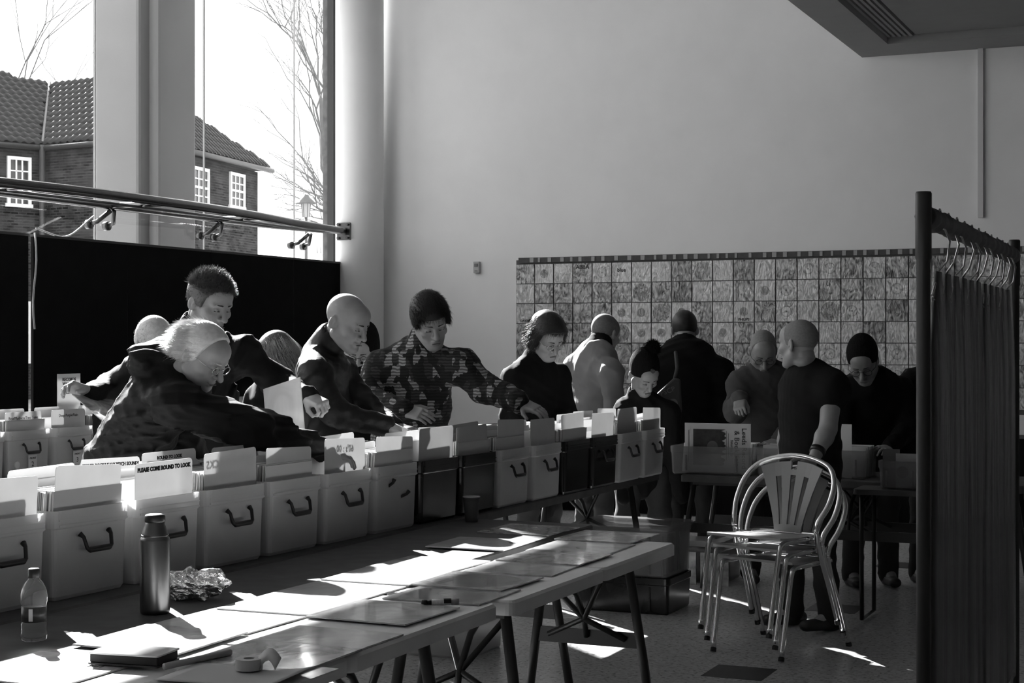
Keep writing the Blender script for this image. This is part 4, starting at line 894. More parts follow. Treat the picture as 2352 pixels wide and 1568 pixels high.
# ------------------------------------------------------------------ people: smooth-blended solids meshed with surface nets
def V3(p): return np.array((p[0], p[1], p[2]), dtype=np.float64)
def unit(v): v = V3(v); return v / (np.linalg.norm(v) + 1e-9)
class Field:
    def __init__(s, lo, hi, h):
        s.lo = V3(lo); s.h = h; s.n = (np.ceil((V3(hi) - s.lo) / h).astype(int) + 1); s.f = np.full(tuple(s.n), 1.0)
        s.ax = [s.lo[i] + h * np.arange(s.n[i]) for i in range(3)]
    def region(s, lo, hi, m):
        i0 = np.clip(np.floor((lo - m - s.lo) / s.h).astype(int), 0, s.n); i1 = np.clip(np.ceil((hi + m - s.lo) / s.h).astype(int) + 1, 0, s.n)
        if np.any(i1 <= i0): return None
        sl = tuple(slice(a, b) for a, b in zip(i0, i1)); X, Y, Z = np.meshgrid(*[s.ax[i][sl[i]] for i in range(3)], indexing='ij'); return sl, X, Y, Z
    def put(s, sl, d, k, mode):
        f = s.f[sl]
        if mode == 'add':
            r = np.minimum(f, d)
            if k > 0: hh = np.maximum(k - np.abs(f - d), 0) / k; r = r - hh * hh * k * .25
        else:
            r = np.maximum(f, -d)
            if k > 0: hh = np.maximum(k - np.abs(f + d), 0) / k; r = r + hh * hh * k * .25
        s.f[sl] = r
    def cone(s, a, b, ra, rb, k=.0, mode='add', axis=None, q=1.):   # round cone; optional flattening q along axis
        a = V3(a); b = V3(b); R_ = max(ra, rb); g = s.region(np.minimum(a, b) - R_, np.maximum(a, b) + R_, k + 3 * s.h)
        if g is None: return
        sl, X, Y, Z = g; px, py, pz = X - a[0], Y - a[1], Z - a[2]; ba = b - a
        if axis is not None:
            ax = unit(axis); e = px * ax[0] + py * ax[1] + pz * ax[2]; w_ = e * (1 / q - 1); px, py, pz = px + w_ * ax[0], py + w_ * ax[1], pz + w_ * ax[2]
            ba = ba + ax * (ba @ ax) * (1 / q - 1)
        t = np.clip((px * ba[0] + py * ba[1] + pz * ba[2]) / (ba @ ba + 1e-9), 0, 1)
        d = np.sqrt((px - t * ba[0]) ** 2 + (py - t * ba[1]) ** 2 + (pz - t * ba[2]) ** 2) - (ra + t * (rb - ra))
        s.put(sl, d * (1 if axis is None else (q + 1) / 2), k, mode)
    def ell(s, c, r, k=0., mode='add', M3=None):
        c = V3(c); r = V3(r); R_ = r.max(); g = s.region(c - R_, c + R_, k + 3 * s.h)
        if g is None: return
        sl, X, Y, Z = g; p = [X - c[0], Y - c[1], Z - c[2]]
        if M3 is not None: p = [p[0] * M3[0, i] + p[1] * M3[1, i] + p[2] * M3[2, i] for i in range(3)]
        k0 = np.sqrt((p[0] / r[0]) ** 2 + (p[1] / r[1]) ** 2 + (p[2] / r[2]) ** 2); k1 = np.sqrt((p[0] / r[0] ** 2) ** 2 + (p[1] / r[1] ** 2) ** 2 + (p[2] / r[2] ** 2) ** 2) + 1e-9
        s.put(sl, k0 * (k0 - 1) / k1, k, mode)
    def box(s, c, hs, rr, k=0., mode='add', M3=None):
        c = V3(c); R_ = np.linalg.norm(hs); g = s.region(c - R_, c + R_, k + 3 * s.h); sl, X, Y, Z = g; p = [X - c[0], Y - c[1], Z - c[2]]
        if M3 is not None: p = [p[0] * M3[0, i] + p[1] * M3[1, i] + p[2] * M3[2, i] for i in range(3)]
        q = [np.abs(p[i]) - (hs[i] - rr) for i in range(3)]
        d = np.sqrt(sum(np.maximum(x, 0) ** 2 for x in q)) + np.minimum(np.maximum(np.maximum(q[0], q[1]), q[2]), 0) - rr; s.put(sl, d, k, mode)
    def cut(s, fn, k=0.):                                # keep where fn <= 0
        X, Y, Z = np.meshgrid(*s.ax, indexing='ij'); s.put(tuple(slice(None) for _ in range(3)), -fn(X, Y, Z), k, 'sub')
    def wrinkle(s, amp, seed, freq=22., z_stretch=.55):
        rr = np.random.RandomState(seed); m = np.abs(s.f) < .05; i, j, k = np.nonzero(m)
        p = np.stack([s.ax[0][i], s.ax[1][j], s.ax[2][k]], 1); n = np.zeros(len(p))
        for o in range(4):
            d = rr.normal(size=3); d[2] *= 1.6; d /= np.linalg.norm(d); d2 = unit(rr.normal(size=3)); fq = freq * (1.55 ** o) * rr.uniform(.8, 1.2)
            w_ = p @ d * fq + 2.2 * np.sin(p @ d2 * fq * .37 + rr.uniform(0, 6)) + rr.uniform(0, 6)
            n += (1 - np.abs(np.sin(w_)) * 1.6) * (.62 ** o)
        s.f[m] -= amp * n
    def mesh(s):
        f = s.f; ins = f < 0; nx, ny, nz = f.shape
        c = np.zeros((nx - 1, ny - 1, nz - 1), np.int8)
        for dx in (0, 1):
            for dy in (0, 1):
                for dz in (0, 1): c += ins[dx:nx - 1 + dx, dy:ny - 1 + dy, dz:nz - 1 + dz]
        act = (c > 0) & (c < 8); I, J, K = np.nonzero(act); idx = np.full(act.shape, -1, np.int64); idx[act] = np.arange(len(I))
        acc = np.zeros((len(I), 3)); cnt = np.zeros(len(I)); cs = [(0, 0, 0), (1, 0, 0), (0, 1, 0), (1, 1, 0), (0, 0, 1), (1, 0, 1), (0, 1, 1), (1, 1, 1)]
        for a, b in ((0, 1), (2, 3), (4, 5), (6, 7), (0, 2), (1, 3), (4, 6), (5, 7), (0, 4), (1, 5), (2, 6), (3, 7)):
            A, B = cs[a], cs[b]; f0 = f[I + A[0], J + A[1], K + A[2]]; f1 = f[I + B[0], J + B[1], K + B[2]]; x = (f0 < 0) != (f1 < 0)
            t = np.where(x, f0 / np.where(x, f0 - f1, 1), 0); 
            for q in range(3): acc[:, q] += np.where(x, A[q] + t * (B[q] - A[q]), 0)
            cnt += x
        v = s.lo + (np.stack([I, J, K], 1) + acc / cnt[:, None]) * s.h; fs = []
        for axn in range(3):
            o1, o2 = [(1, 2), (2, 0), (0, 1)][axn]; s0 = [slice(None)] * 3; s1 = [slice(None)] * 3; s0[axn] = slice(0, -1); s1[axn] = slice(1, None)
            for o in (o1, o2): s0[o] = s1[o] = slice(1, -1)
            a_, b_ = ins[tuple(s0)], ins[tuple(s1)]; ch = np.nonzero(a_ != b_); base = np.stack(ch, 1); base[:, o1] += 1; base[:, o2] += 1
            e1 = np.zeros(3, int); e2 = np.zeros(3, int); e1[o1] = 1; e2[o2] = 1
            q = [idx[tuple((base - e1 * u_ - e2 * w_).T)] for u_, w_ in ((1, 1), (0, 1), (0, 0), (1, 0))]
            q = np.stack(q, 1); fl = ~a_[ch]; q[fl] = q[fl][:, ::-1]; fs.append(q)
        return v, np.concatenate(fs)
def np_mesh(name, parts, m, base=(0, 0, 0)):
    vs = []; fs = []; o = 0; mi = []
    for p in parts:
        v, f = p[0], p[1]; vs.append(v - V3(base)); fs.append(f + o); o += len(v); mi += [p[2] if len(p) > 2 else 0] * len(f)
    vs = np.concatenate(vs); fs = np.concatenate(fs); ok = (fs >= 0).all(1); fs = fs[ok]
    me = bpy.data.meshes.new(name); me.vertices.add(len(vs)); me.vertices.foreach_set('co', vs.ravel()); k = fs.shape[1]
    me.loops.add(fs.size); me.polygons.add(len(fs)); me.loops.foreach_set('vertex_index', fs.ravel().astype(np.int32)); me.polygons.foreach_set('loop_start', np.arange(0, fs.size, k, dtype=np.int32))
    for q in (m if isinstance(m, (list, tuple)) else [m]): me.materials.append(q)
    if max(mi, default=0) > 0: me.polygons.foreach_set('material_index', np.array(mi, dtype=np.int32)[ok])
    me.update(calc_edges=True); me.validate(); me.shade_smooth(); return me

# ---- head, in head space: x right, y forward, z up, eye level at z = 0
HEADS = {}
def head(kind, h):
    if (kind, h) in HEADS: return HEADS[(kind, h)]
    F_ = Field((-.105, -.14, -.15), (.105, .15, .14), h); wj = {'m': 1., 'f': .9, 'o': 1.05, 'y': .93}[kind]
    F_.ell((0, -.018, .032), (.076, .098, .086)); F_.ell((0, .03, -.03), (.063 * wj, .062, .085), .03)
    F_.ell((0, .058, .045), (.055, .035, .045), .03)                                     # forehead
    for s_ in (-1, 1):
        F_.cone((s_ * .052 * wj, -.005, -.06), (s_ * .022 * wj, .066, -.102), .024, .020, .025)   # jaw
        F_.ell((s_ * .045 * wj, .062, -.028), (.022, .022, .02), .02)                     # cheekbone
        F_.cone((s_ * .014, .090, .016), (s_ * .046, .076, .016), .0095, .008, .012)      # brow
    F_.ell((0, .074, -.103), (.024 * wj, .02, .018), .018)
    for s_ in (-1, 1): F_.ell((s_ * .032, .102, -.005), (.020, .020, .014), .012, 'sub')
    for s_ in (-1, 1):
        F_.ell((s_ * .032, .0785, -.004), (.0135, .0125, .0125), .002)                    # eyeball with lid
        F_.cone((s_ * .021, .0885, -.010), (s_ * .044, .083, -.009), .0035, .003, .004)   # lower lid
    nl = {'m': 1., 'f': .85, 'o': 1.15, 'y': .95}[kind]
    F_.cone((0, .090, .008), (0, .094 + .022 * nl, -.036), .0085, .0125, .010); 
    for s_ in (-1, 1): F_.ell((s_ * .0125, .098, -.040), (.009, .012, .008), .007)
    F_.ell((0, .092, -.052), (.012, .010, .012), .008)
    F_.ell((0, .090, -.0665), (.024, .0125, .0065), .006); F_.ell((0, .088, -.079), (.021, .0125, .007), .006)
    F_.cone((-.023, .101, -.0725), (.023, .101, -.0725), .003, .003, .003, 'sub')
    for s_ in (-1, 1):                                                                   # ears
        a_ = .35 * s_; M3 = np.array(((math.cos(a_), -math.sin(a_), 0), (math.sin(a_), math.cos(a_), 0), (0, 0, 1)))
        F_.ell((s_ * .078, -.018, -.012), (.010, .019, .031), .006, M3=M3); F_.ell((s_ * .087, -.014, -.010), (.006, .010, .019), .004, 'sub', M3=M3); F_.ell((s_ * .082, -.008, -.016), (.004, .004, .006), .003, M3=M3)
    F_.cone((0, -.03, -.04), (0, -.034, -.085), .050, .050, .02)
    HEADS[(kind, h)] = F_.mesh(); return HEADS[(kind, h)]
def zl(pts):
    ys = [p[0] for p in pts]; zs = [p[1] for p in pts]; return lambda X, Y, Z: (np.interp(Y, ys, zs) - Z) * .75
LINES = {'short': [(-.13, -.075), (-.06, -.07), (-.035, -.03), (.0, -.012), (.03, -.015), (.045, .035), (.07, .066), (.1, .078)],
         'fringe': [(-.13, -.09), (-.06, -.085), (-.035, -.03), (.0, -.02), (.035, -.02), (.05, .015), (.075, .022), (.12, .028)],
         'bald_top': [(-.13, -.095), (-.06, -.09), (-.035, -.035), (.0, -.03), (.02, -.01), (.035, .06), (.05, .12), (.1, .2)],
         'hat': [(-.14, -.045), (-.03, -.015), (.03, .01), (.07, .03), (.12, .045)]}
def hair_solid(style, e, h=.005, top=0., back=0., extra=None, line=None):
    F_ = Field((-.16, -.2, -.30 if extra else -.16), (.16, .16, .24), h)
    F_.ell((0, -.018, .032), (.076 + e, .098 + e, .086 + e + top)); F_.ell((0, .03, .02), (.064 + e, .066 + e, .07 + e), .03)
    F_.cut(zl(LINES[line or style]), .008)
    if extra: extra(F_)
    return F_.mesh()
def strands(v, f, n, L, flow, width, seed, lift=.35, keep=None, curve=.3, mess=.16):
    rr = np.random.RandomState(seed); me = np_mesh('tmp', [(v, f)], []); nr = np.zeros(len(me.vertices) * 3); me.vertices.foreach_get('normal', nr); co = np.zeros(len(me.vertices) * 3); me.vertices.foreach_get('co', co)
    nr = nr.reshape(-1, 3); co = co.reshape(-1, 3); bpy.data.meshes.remove(me)
    if keep is not None: k_ = keep(co); nr = nr[k_]; co = co[k_]
    i = rr.randint(0, len(co), n); p = co[i] + rr.normal(size=(n, 3)) * .002 - nr[i] * .003; d = flow(p) * (1 - lift) + nr[i] * lift + rr.normal(size=(n, 3)) * mess
    d /= np.linalg.norm(d, axis=1)[:, None]; le = L * rr.uniform(.5, 1.2, n)[:, None]; side = np.cross(d, nr[i] + 1e-3); side /= np.linalg.norm(side, axis=1)[:, None] + 1e-9; up_ = np.cross(side, d)
    vs = []; S = 3
    for s_ in range(S + 1):
        t = s_ / S; c = p + d * le * t + np.array((0, 0, -1.)) * le * curve * t * t; w_ = width * (1 - t * .9)
        for a_ in (0, 2.1, 4.2): vs.append(c + side * w_ * math.cos(a_) + up_ * w_ * math.sin(a_))
    vs = np.stack(vs, 1).reshape(-1, 3); o = np.arange(n)[:, None, None] * (S + 1) * 3
    q = np.array([[r_ * 3 + a_, r_ * 3 + (a_ + 1) % 3, (r_ + 1) * 3 + (a_ + 1) % 3, (r_ + 1) * 3 + a_] for r_ in range(S) for a_ in range(3)])
    return vs, (o + q[None]).reshape(-1, 4)

def hand(side, pose, h=.0032):
    F_ = Field((-.05, -.08, -.10), (.20, .09, .05), h); cu = {'relax': (.25, .4, .3), 'grip': (.95, 1.15, .7), 'reach': (.12, .35, .3), 'pinch': (.75, .55, .3), 'flat': (.05, .1, .08)}[pose]
    F_.box((.046, 0, 0), (.046, .038, .0125), .012); F_.cone((-.045, 0, 0), (.01, 0, 0), .026, .027, .02, axis=(0, 0, 1), q=.72)
    F_.ell((.028, .022, -.010), (.03, .017, .014), .012)
    for y, L, r_ in ((.0285, .070, .0088), (.0095, .079, .0092), (-.0095, .073, .0088), (-.0275, .056, .0078)):
        p = np.array((.086 - abs(y) * .25, y, .001)); an = 0.; sp = y * 1.6; R1 = r_
        for L_, c in zip((L * .46, L * .30, L * .24), cu):
            an += c * (1 + (.12 if y < 0 else 0)); d = np.array((math.cos(an) * math.cos(sp), math.cos(an) * math.sin(sp), -math.sin(an))); q = p + d * L_; F_.cone(p, q, R1, R1 * .9, .003); p = q; R1 *= .9
    tb = {'relax': .2, 'grip': .75, 'reach': .1, 'pinch': .8, 'flat': .0}[pose]; p = np.array((.016, .030, -.006))
    d = unit((.62, .70 - tb * .55, -.25 - tb * .5)); q = p + d * .040; F_.cone(p, q, .0135, .0105, .008); d = unit((.85, .35 - tb * .5, -.25 - tb * .25)); F_.cone(q, q + d * .032, .0102, .0085, .003)
    v, f = F_.mesh()
    if side == 'L': v = v * np.array((1, -1, 1)); f = f[:, ::-1]
    return v, f
HANDS = {}
def hand_at(side, pose, wr, fwd, dors, sc=1.):
    if (side, pose) not in HANDS: HANDS[(side, pose)] = hand(side, pose)
    v, f = HANDS[(side, pose)]; x = unit(fwd); z = V3(dors); z = unit(z - x * (z @ x)); th = np.cross(z, x) if side == 'R' else np.cross(x, z)
    yv = th if side == 'R' else -th
    # local y points to the thumb for a right hand, away from it for a mirrored left hand
    return V3(wr) + (v * sc) @ np.stack([x, yv, z]), f

m_skin = mat('skin', .30, .5, var=.08, scale=25, bump=.05, bscale=220); m_skin2 = mat('skin_tan', .22, .5, var=.1, scale=25)
m_lash = mat('brow_dark', .03, .8); m_lip = mat('lip_shadow', .10, .7)
def Pw(q): return None if q is None else V3(P(*q))
def person(label, hd, neck, shR, shL, pelvis, elR=None, wrR=None, elL=None, wrL=None, hands=(), skin=None, coat=None, bulk=1., hem=.10, coat_name='jacket', collar=.05, wr=.0055, seed=1,
           legs=None, face_dir=None, sleeve=1.0, fine=.0045, hairs=(), extras=(), foot_dir=None, coat_h=.010, shoe=None, bare=False, arm_r=1., z_pelvis=.92, extra_coat=None, feet=None):
    Hc = Pw(hd['c']); fd = unit((hd['f'][0], hd['f'][1], 0)); pi_ = math.radians(hd.get('pitch', 20)); ro_ = math.radians(hd.get('roll', 0)); sc = hd.get('s', 1.)
    y = fd * math.cos(pi_) - np.array((0, 0, math.sin(pi_))); x = np.cross(fd, (0, 0, 1.)); z = np.cross(x, y)
    x, z = x * math.cos(ro_) + z * math.sin(ro_), z * math.cos(ro_) - x * math.sin(ro_); Rm = np.stack([x, y, z])     # rows: axes
    def hw(v): return Hc + (v * sc) @ Rm
    N = Pw(neck); SR = Pw(shR); SL = Pw(shL); pe = V3((0, 0, 0)); pe[0] = (pelvis[0] - CX) / F * pelvis[1]; pe[1] = pelvis[1]; pe[2] = z_pelvis
    base = (pe[0], pe[1], 0.); skin = skin or m_skin
    root = thing('person', label, 'person', base)
    r_ax = unit(SR - SL); t_ax = unit(N - pe); d_ax = unit(np.cross(r_ax, t_ax)); bf = unit(V3(foot_dir)) if foot_dir is not None else unit(np.cross((0, 0, 1.), (r_ax[0], r_ax[1], 0)))
    if bf @ fd < -.2 and foot_dir is None: bf = -bf
    def arm(S, E, W, s_):
        if E is None: E = S + np.array((0, 0, -.27)) + r_ax * s_ * .05
        if W is None: W = E + np.array((0, 0, -.22)) + bf * .12
        return E, W
    ER, WR = arm(SR, Pw(elR), Pw(wrR), 1); EL, WL = arm(SL, Pw(elL), Pw(wrL), -1)
    hipR = pe + unit((r_ax[0], r_ax[1], 0)) * .088; hipL = pe - unit((r_ax[0], r_ax[1], 0)) * .088
    off = feet or (0., 0.)
    anR = np.array((hipR[0], hipR[1], .085)) + unit((r_ax[0], r_ax[1], 0)) * .03 + bf * off[0]; anL = np.array((hipL[0], hipL[1], .085)) - unit((r_ax[0], r_ax[1], 0)) * .03 + bf * off[1]
    knR = (hipR + anR) / 2 + bf * .025; knL = (hipL + anL) / 2 + bf * .025
    allp = np.array([N, SR, SL, pe, ER, WR, EL, WL, Hc, anR, anL]); lo = allp.min(0) - .25; hi = allp.max(0) + .25
    # body under the clothes
    B = Field(lo, hi, .016); w1 = pe + (N - pe) * .45
    B.cone(pe, w1, .12, .11, .04, axis=d_ax, q=.7); B.cone(w1, pe + (N - pe) * .8, .11, .12, .04, axis=d_ax, q=.7); B.cone(SR, SL, .045, .045, .05); B.cone(N - t_ax * .05, N, .055, .05, .03)
    for S, E, W, rr_ in ((SR, ER, WR, 1), (SL, EL, WL, 1)): B.cone(S, E, .042, .036, .02); B.cone(E, W, .036, .030, .015)
    for hp, kn, an in ((hipR, knR, anR), (hipL, knL, anL)): B.cone(hp, kn, .07, .05, .03); B.cone(kn, an, .048, .04, .02); B.cone(an, an + bf * .10 - np.array((0, 0, .045)), .04, .03, .02)
    parts = [B.mesh()]
    hv, hf = head(hd.get('kind', 'm'), fine); parts.append((hw(hv), hf))
    nk = Field(np.minimum(N, Hc) - .16, np.maximum(N, Hc) + .16, .008); nk.cone(hw(np.array((0, -.035, -.06))), N - t_ax * .02, .052 * sc, .06, 0); parts.append(nk.mesh())
    if bare:
        A = Field(np.minimum(np.minimum(SR, ER), np.minimum(WR, np.minimum(EL, WL))) - .4, np.maximum(np.maximum(SR, ER), np.maximum(WR, np.maximum(EL, WL))) + .3, .007)
        for S, E, W in ((SR, ER, WR), (SL, EL, WL)):
            A.cone(S, E, .058, .045, .02); mid = E + (W - E) * .3; A.cone(E, mid, .043, .047, .02); A.cone(mid, W, .047, .031, .02)
        parts.append(A.mesh())
    for side, pose, tip, dors in hands:
        W = WR if side == 'R' else WL; E = ER if side == 'R' else EL; fw_ = (Pw(tip) - W) if tip is not None else (W - E); parts.append(hand_at(side, pose, W + unit(fw_) * .025, fw_, dors, hd.get('hs', 1.)))
    link(np_mesh('body', parts, skin, base), 'body', root)
    # clothing
    C = Field(lo - .05, hi + .05, coat_h); b = bulk
    C.cone(pe - np.array((0, 0, hem)), pe + t_ax * .05, .168 * b, .165 * b, .03, axis=d_ax, q=.74); C.cone(pe + t_ax * .03, w1, .165 * b, .168 * b, .05, axis=d_ax, q=.74); ch = pe + (N - pe) * .78
    C.cone(w1, ch, .168 * b, .178 * b, .05, axis=d_ax, q=.68); C.cone(SR - t_ax * .015, SL - t_ax * .015, .068 * b, .068 * b, .07)
    for S in (SR, SL): C.cone(N - t_ax * .015, S, .06, .062 * b, .05)
    a_ = arm_r
    for S, E, W in ((SR, ER, WR), (SL, EL, WL)):
        if sleeve >= 1: C.cone(S, E, .072 * a_, .062 * a_, .045); C.cone(E, W + (W - E) * .0, .062 * a_, .047 * a_, .03); C.cone(W - unit(W - E) * .035, W, .049 * a_, .046 * a_, .008)
        else: C.cone(S, S + (E - S) * sleeve, .078 * a_, .078 * a_, .045)
    if extra_coat: extra_coat(C, dict(N=N, SR=SR, SL=SL, pe=pe, t=t_ax, d=d_ax, r=r_ax, hw=hw, ch=ch, bf=bf))
    C.wrinkle(wr, seed)
    if collar:
        nd = unit(hw(np.array((0, -.035, -.06))) - N); C.cone(N - nd * .03, N + nd * collar, .088, .082, .012); C.cone(N + nd * (collar - .004), N + nd * (collar + .12), .056, .062, .006, 'sub')
    coat_o = link(np_mesh(coat_name, [C.mesh()], coat, base), coat_name, root)
    T = Field(np.minimum(lo, anL - .2), hi, .014); T.cone(pe + np.array((0, 0, .05)), pe - np.array((0, 0, .06)), .145 * b, .15 * b, .04, axis=d_ax, q=.74)
    for hp, kn, an in ((hipR, knR, anR), (hipL, knL, anL)): T.cone(hp, kn, .095, .072, .04); T.cone(kn, an - np.array((0, 0, .02)), .07, .062, .03)
    T.wrinkle(.005, seed + 3); link(np_mesh('trousers', [T.mesh()], legs or mat('dark_trousers', .02, .85, var=.2), base), 'trousers', root)
    for an in (anR, anL):
        s_ = Field(an - .32, an + .32, .010); c0 = an - np.array((0, 0, .045)); s_.cone(c0 - bf * .05, c0 + bf * .16, .045, .038, .02, axis=(0, 0, 1), q=.8); s_.cone(an, c0, .05, .045, .03); zc_ = .004
        s_.cut(lambda X, Y, Z: zc_ - Z, .004); link(np_mesh('shoe', [s_.mesh()], shoe or mat('dark_shoe', .02, .5), base), 'shoe', root)
    # brows and lashes
    E_ = []
    for sd in (-1, 1):
        q = Field((-.07, .05, -.03), (.07, .12, .05), .003); q.cone((sd * .016, .0985, .019), (sd * .047, .082, .020), .0042, .003); v_, f_ = q.mesh(); link(np_mesh('eyebrow', [(hw(v_), f_)], hd.get('brow', m_lash), base), 'eyebrow', root)
        q = Field((-.07, .05, -.03), (.07, .12, .05), .003); q.cone((sd * .020, .0918, -.0080), (sd * .044, .0865, -.0075), .0026, .0022); v_, f_ = q.mesh(); link(np_mesh('eyelashes', [(hw(v_), f_)], m_lash, base), 'eyelashes', root)
    q = Field((-.04, .07, -.1), (.04, .12, -.05), .003); q.cone((-.019, .1015, -.0727), (.019, .1015, -.0727), .0028, .0028, 0); v_, f_ = q.mesh(); link(np_mesh('mouth_line', [(hw(v_), f_)], m_lip, base), 'mouth_line', root)
    for nm, pts_, mm in hairs: link(np_mesh(nm, [(hw(p[0]),) + tuple(p[1:]) for p in pts_], mm, base), nm, root)
    for ex in extras: ex(root, base, hw, dict(N=N, SR=SR, SL=SL, ER=ER, WR=WR, EL=EL, WL=WL, pe=pe, t=t_ax, d=d_ax, r=r_ax, bf=bf, ch=ch, Rm=Rm))
    return root
def glasses(mm, rad=.0175):
    def fn(root, base, hw, J):
        mb = MB()
        for s_ in (-1, 1):
            c = [(s_ * .034 + rad * 1.15 * math.cos(2 * math.pi * i / 18), .103, -.006 + rad * math.sin(2 * math.pi * i / 18)) for i in range(19)]
            mb.tube(c, .0017, 5); mb.tube([(s_ * .057, .101, 0), (s_ * .076, .07, .003), (s_ * .080, .0, .004), (s_ * .080, -.025, -.012)], .0016, 5)
        mb.tube([(-.012, .104, -.002), (0, .107, .001), (.012, .104, -.002)], .0016, 5)
        v = hw(np.array(mb.v)) - V3(base); m2 = MB(); m2.v = [tuple(p) for p in v]; m2.f = mb.f; m2.build('glasses', mm, root, True)
    return fn
def flow_back(p): d = np.zeros_like(p); d[:, 1] = -1; d[:, 2] = -.5; return d
def flow_down(p): d = np.zeros_like(p); d[:, 2] = -1; d[:, 0] = p[:, 0] * 2.5; d[:, 1] = -.15; return d
def flow_fwd(p): d = np.zeros_like(p); d[:, 1] = .8; d[:, 2] = .15 - p[:, 1] * 5; return d
m_hdark = mat('hair_dark', .018, .5, var=.3, scale=60, spec=.4); m_hmid = mat('hair_brown', .07, .5, var=.4, scale=60); m_hgrey = mat('hair_grey', .35, .55, var=.2, scale=60); m_hwhite = mat('hair_white', .6, .5, var=.15, scale=60)
m_stub = mat('shaved_hair', .13, .8, var=.2, scale=90); m_stub2 = mat('stubble', .19, .8, var=.15, scale=90); m_blonde = mat('hair_blonde', .38, .45, var=.35, scale=50)
m_jblack = mat('black_jacket', .008, .8, spec=.2, var=.3, scale=8, bump=.25, bscale=30); m_jdark = mat('charcoal_jacket', .028, .7, var=.25, scale=8, bump=.3, bscale=26); m_jbrown = mat('waxed_jacket', .006, .65, spec=.2, var=.25, scale=7, bump=.3, bscale=24)
m_coat = mat('black_coat', .006, .9, var=.2, spec=.15); m_bomber = mat('pale_bomber', .13, .65, var=.08, scale=8, bump=.25, bscale=22); m_shirt = mat('dark_tshirt', .012, .9, var=.2, spec=.15); m_knit = mat('knit_black', .007, .95, spec=.1, bump=.6, bscale=120, stretch=(1, 1, .25))
m_jacket2 = mat('grey_field_jacket', .065, .85, spec=.2, var=.2, scale=9, bump=.3, bscale=25)
m_metal_f = mat('spectacle_metal', .45, .25, 1.)
def fleece():
    m = mat('patterned_fleece', .03, .9); t = m.node_tree; b_ = t.nodes['Principled BSDF']; tcn = t.nodes.new('ShaderNodeTexCoord'); mp_ = t.nodes.new('ShaderNodeMapping'); mp_.inputs['Scale'].default_value = (26, 26, 18); t.links.new(tcn.outputs['Object'], mp_.inputs['Vector'])
    v1 = t.nodes.new('ShaderNodeTexVoronoi'); v1.distance = 'CHEBYCHEV'; v1.inputs['Scale'].default_value = 1.1; t.links.new(mp_.outputs[0], v1.inputs['Vector'])
    w_ = t.nodes.new('ShaderNodeTexWave'); w_.inputs['Scale'].default_value = 1.1; w_.bands_direction = 'Z'; w_.inputs['Distortion'].default_value = 3; t.links.new(mp_.outputs[0], w_.inputs['Vector'])
    n = t.nodes.new('ShaderNodeTexNoise'); n.inputs['Scale'].default_value = 1.6; t.links.new(mp_.outputs[0], n.inputs['Vector'])
    r1 = t.nodes.new('ShaderNodeValToRGB'); r1.color_ramp.interpolation = 'CONSTANT'; e = r1.color_ramp.elements; e[0].color = (.008, .008, .008, 1); e[1].position = .55; e[1].color = (.03, .03, .03, 1); q = e.new(.82); q.color = (.24, .24, .24, 1)
    sp = t.nodes.new('ShaderNodeSeparateColor'); t.links.new(v1.outputs['Color'], sp.inputs[0]); t.links.new(sp.outputs[0], r1.inputs['Fac'])
    r2 = t.nodes.new('ShaderNodeMapRange'); r2.inputs['From Min'].default_value = .45; r2.inputs['From Max'].default_value = .55; r2.inputs['To Min'].default_value = .3; r2.inputs['To Max'].default_value = 1.3; t.links.new(w_.outputs['Fac'], r2.inputs['Value'])
    mx_ = t.nodes.new('ShaderNodeMix'); mx_.data_type = 'RGBA'; mx_.blend_type = 'MULTIPLY'; mx_.inputs[0].default_value = .9; t.links.new(r1.outputs[0], mx_.inputs[6]); t.links.new(r2.outputs[0], mx_.inputs[7]); t.links.new(mx_.outputs[2], b_.inputs['Base Color']); return m
m_fleece = fleece()
def beanie(slouch=.02, tiltb=-.03, fold=.0):
    F_ = Field((-.13, -.2, -.09), (.13, .14, .26), .005); F_.ell((0, -.018, .032), (.088, .112, .098)); F_.ell((0, -.035 + tiltb, .085 + slouch), (.066, .075, .075), .05); F_.cut(zl(LINES['hat']), .008); return F_.mesh()
def blob(name, mm, c, r, n=1400, L=.02):
    def fn(root, base, hw, J):
        F_ = Field(V3(c) - r * 1.5, V3(c) + r * 1.5, .006); F_.ell(c, (r, r, r)); v, f = F_.mesh(); s_ = strands(v, f, n, L, lambda p: (p - V3(c)) / r, .0012, 3, .5, None, .0)
        link(np_mesh(name, [(hw(v), f), (hw(s_[0]), s_[1])], mm, base), name, root)
    return fn

# ---- tall man with two records
sv, sf = hair_solid('short', .007, top=.008)
top_ = lambda co: (co[:, 2] > .05)
sp1 = strands(sv, sf, 5200, .026, lambda p: np.stack([p[:, 0] * 1.5, .45 + 0 * p[:, 0], .8 + 0 * p[:, 0]], 1), .0009, 5, .45, top_, .05, .24)
sp2 = strands(sv, sf, 3500, .010, flow_down, .0009, 6, .25, None, .0)
person('tall man with short spiky hair spreading his arms to hold two records', dict(c=(482, 694, 7.0), f=(.78, -.62), pitch=22, roll=0, s=1.04, kind='m'), (447, 782, 7.08), (348, 822, 7.1), (560, 812, 7.0), (455, 7.15),
       (262, 886, 7.22), (207, 904, 7.02), (640, 880, 7.08), (703, 909, 6.88), [('R', 'pinch', (160, 886, 6.95), (-.2, .5, .8)), ('L', 'grip', (745, 930, 6.8), (.35, -.6, .6))],
       coat=m_jblack, seed=11, hairs=[('hair', [(sv, sf), sp1, sp2], m_hmid)], bulk=1.02, collar=.07, wr=.009, z_pelvis=1.0)
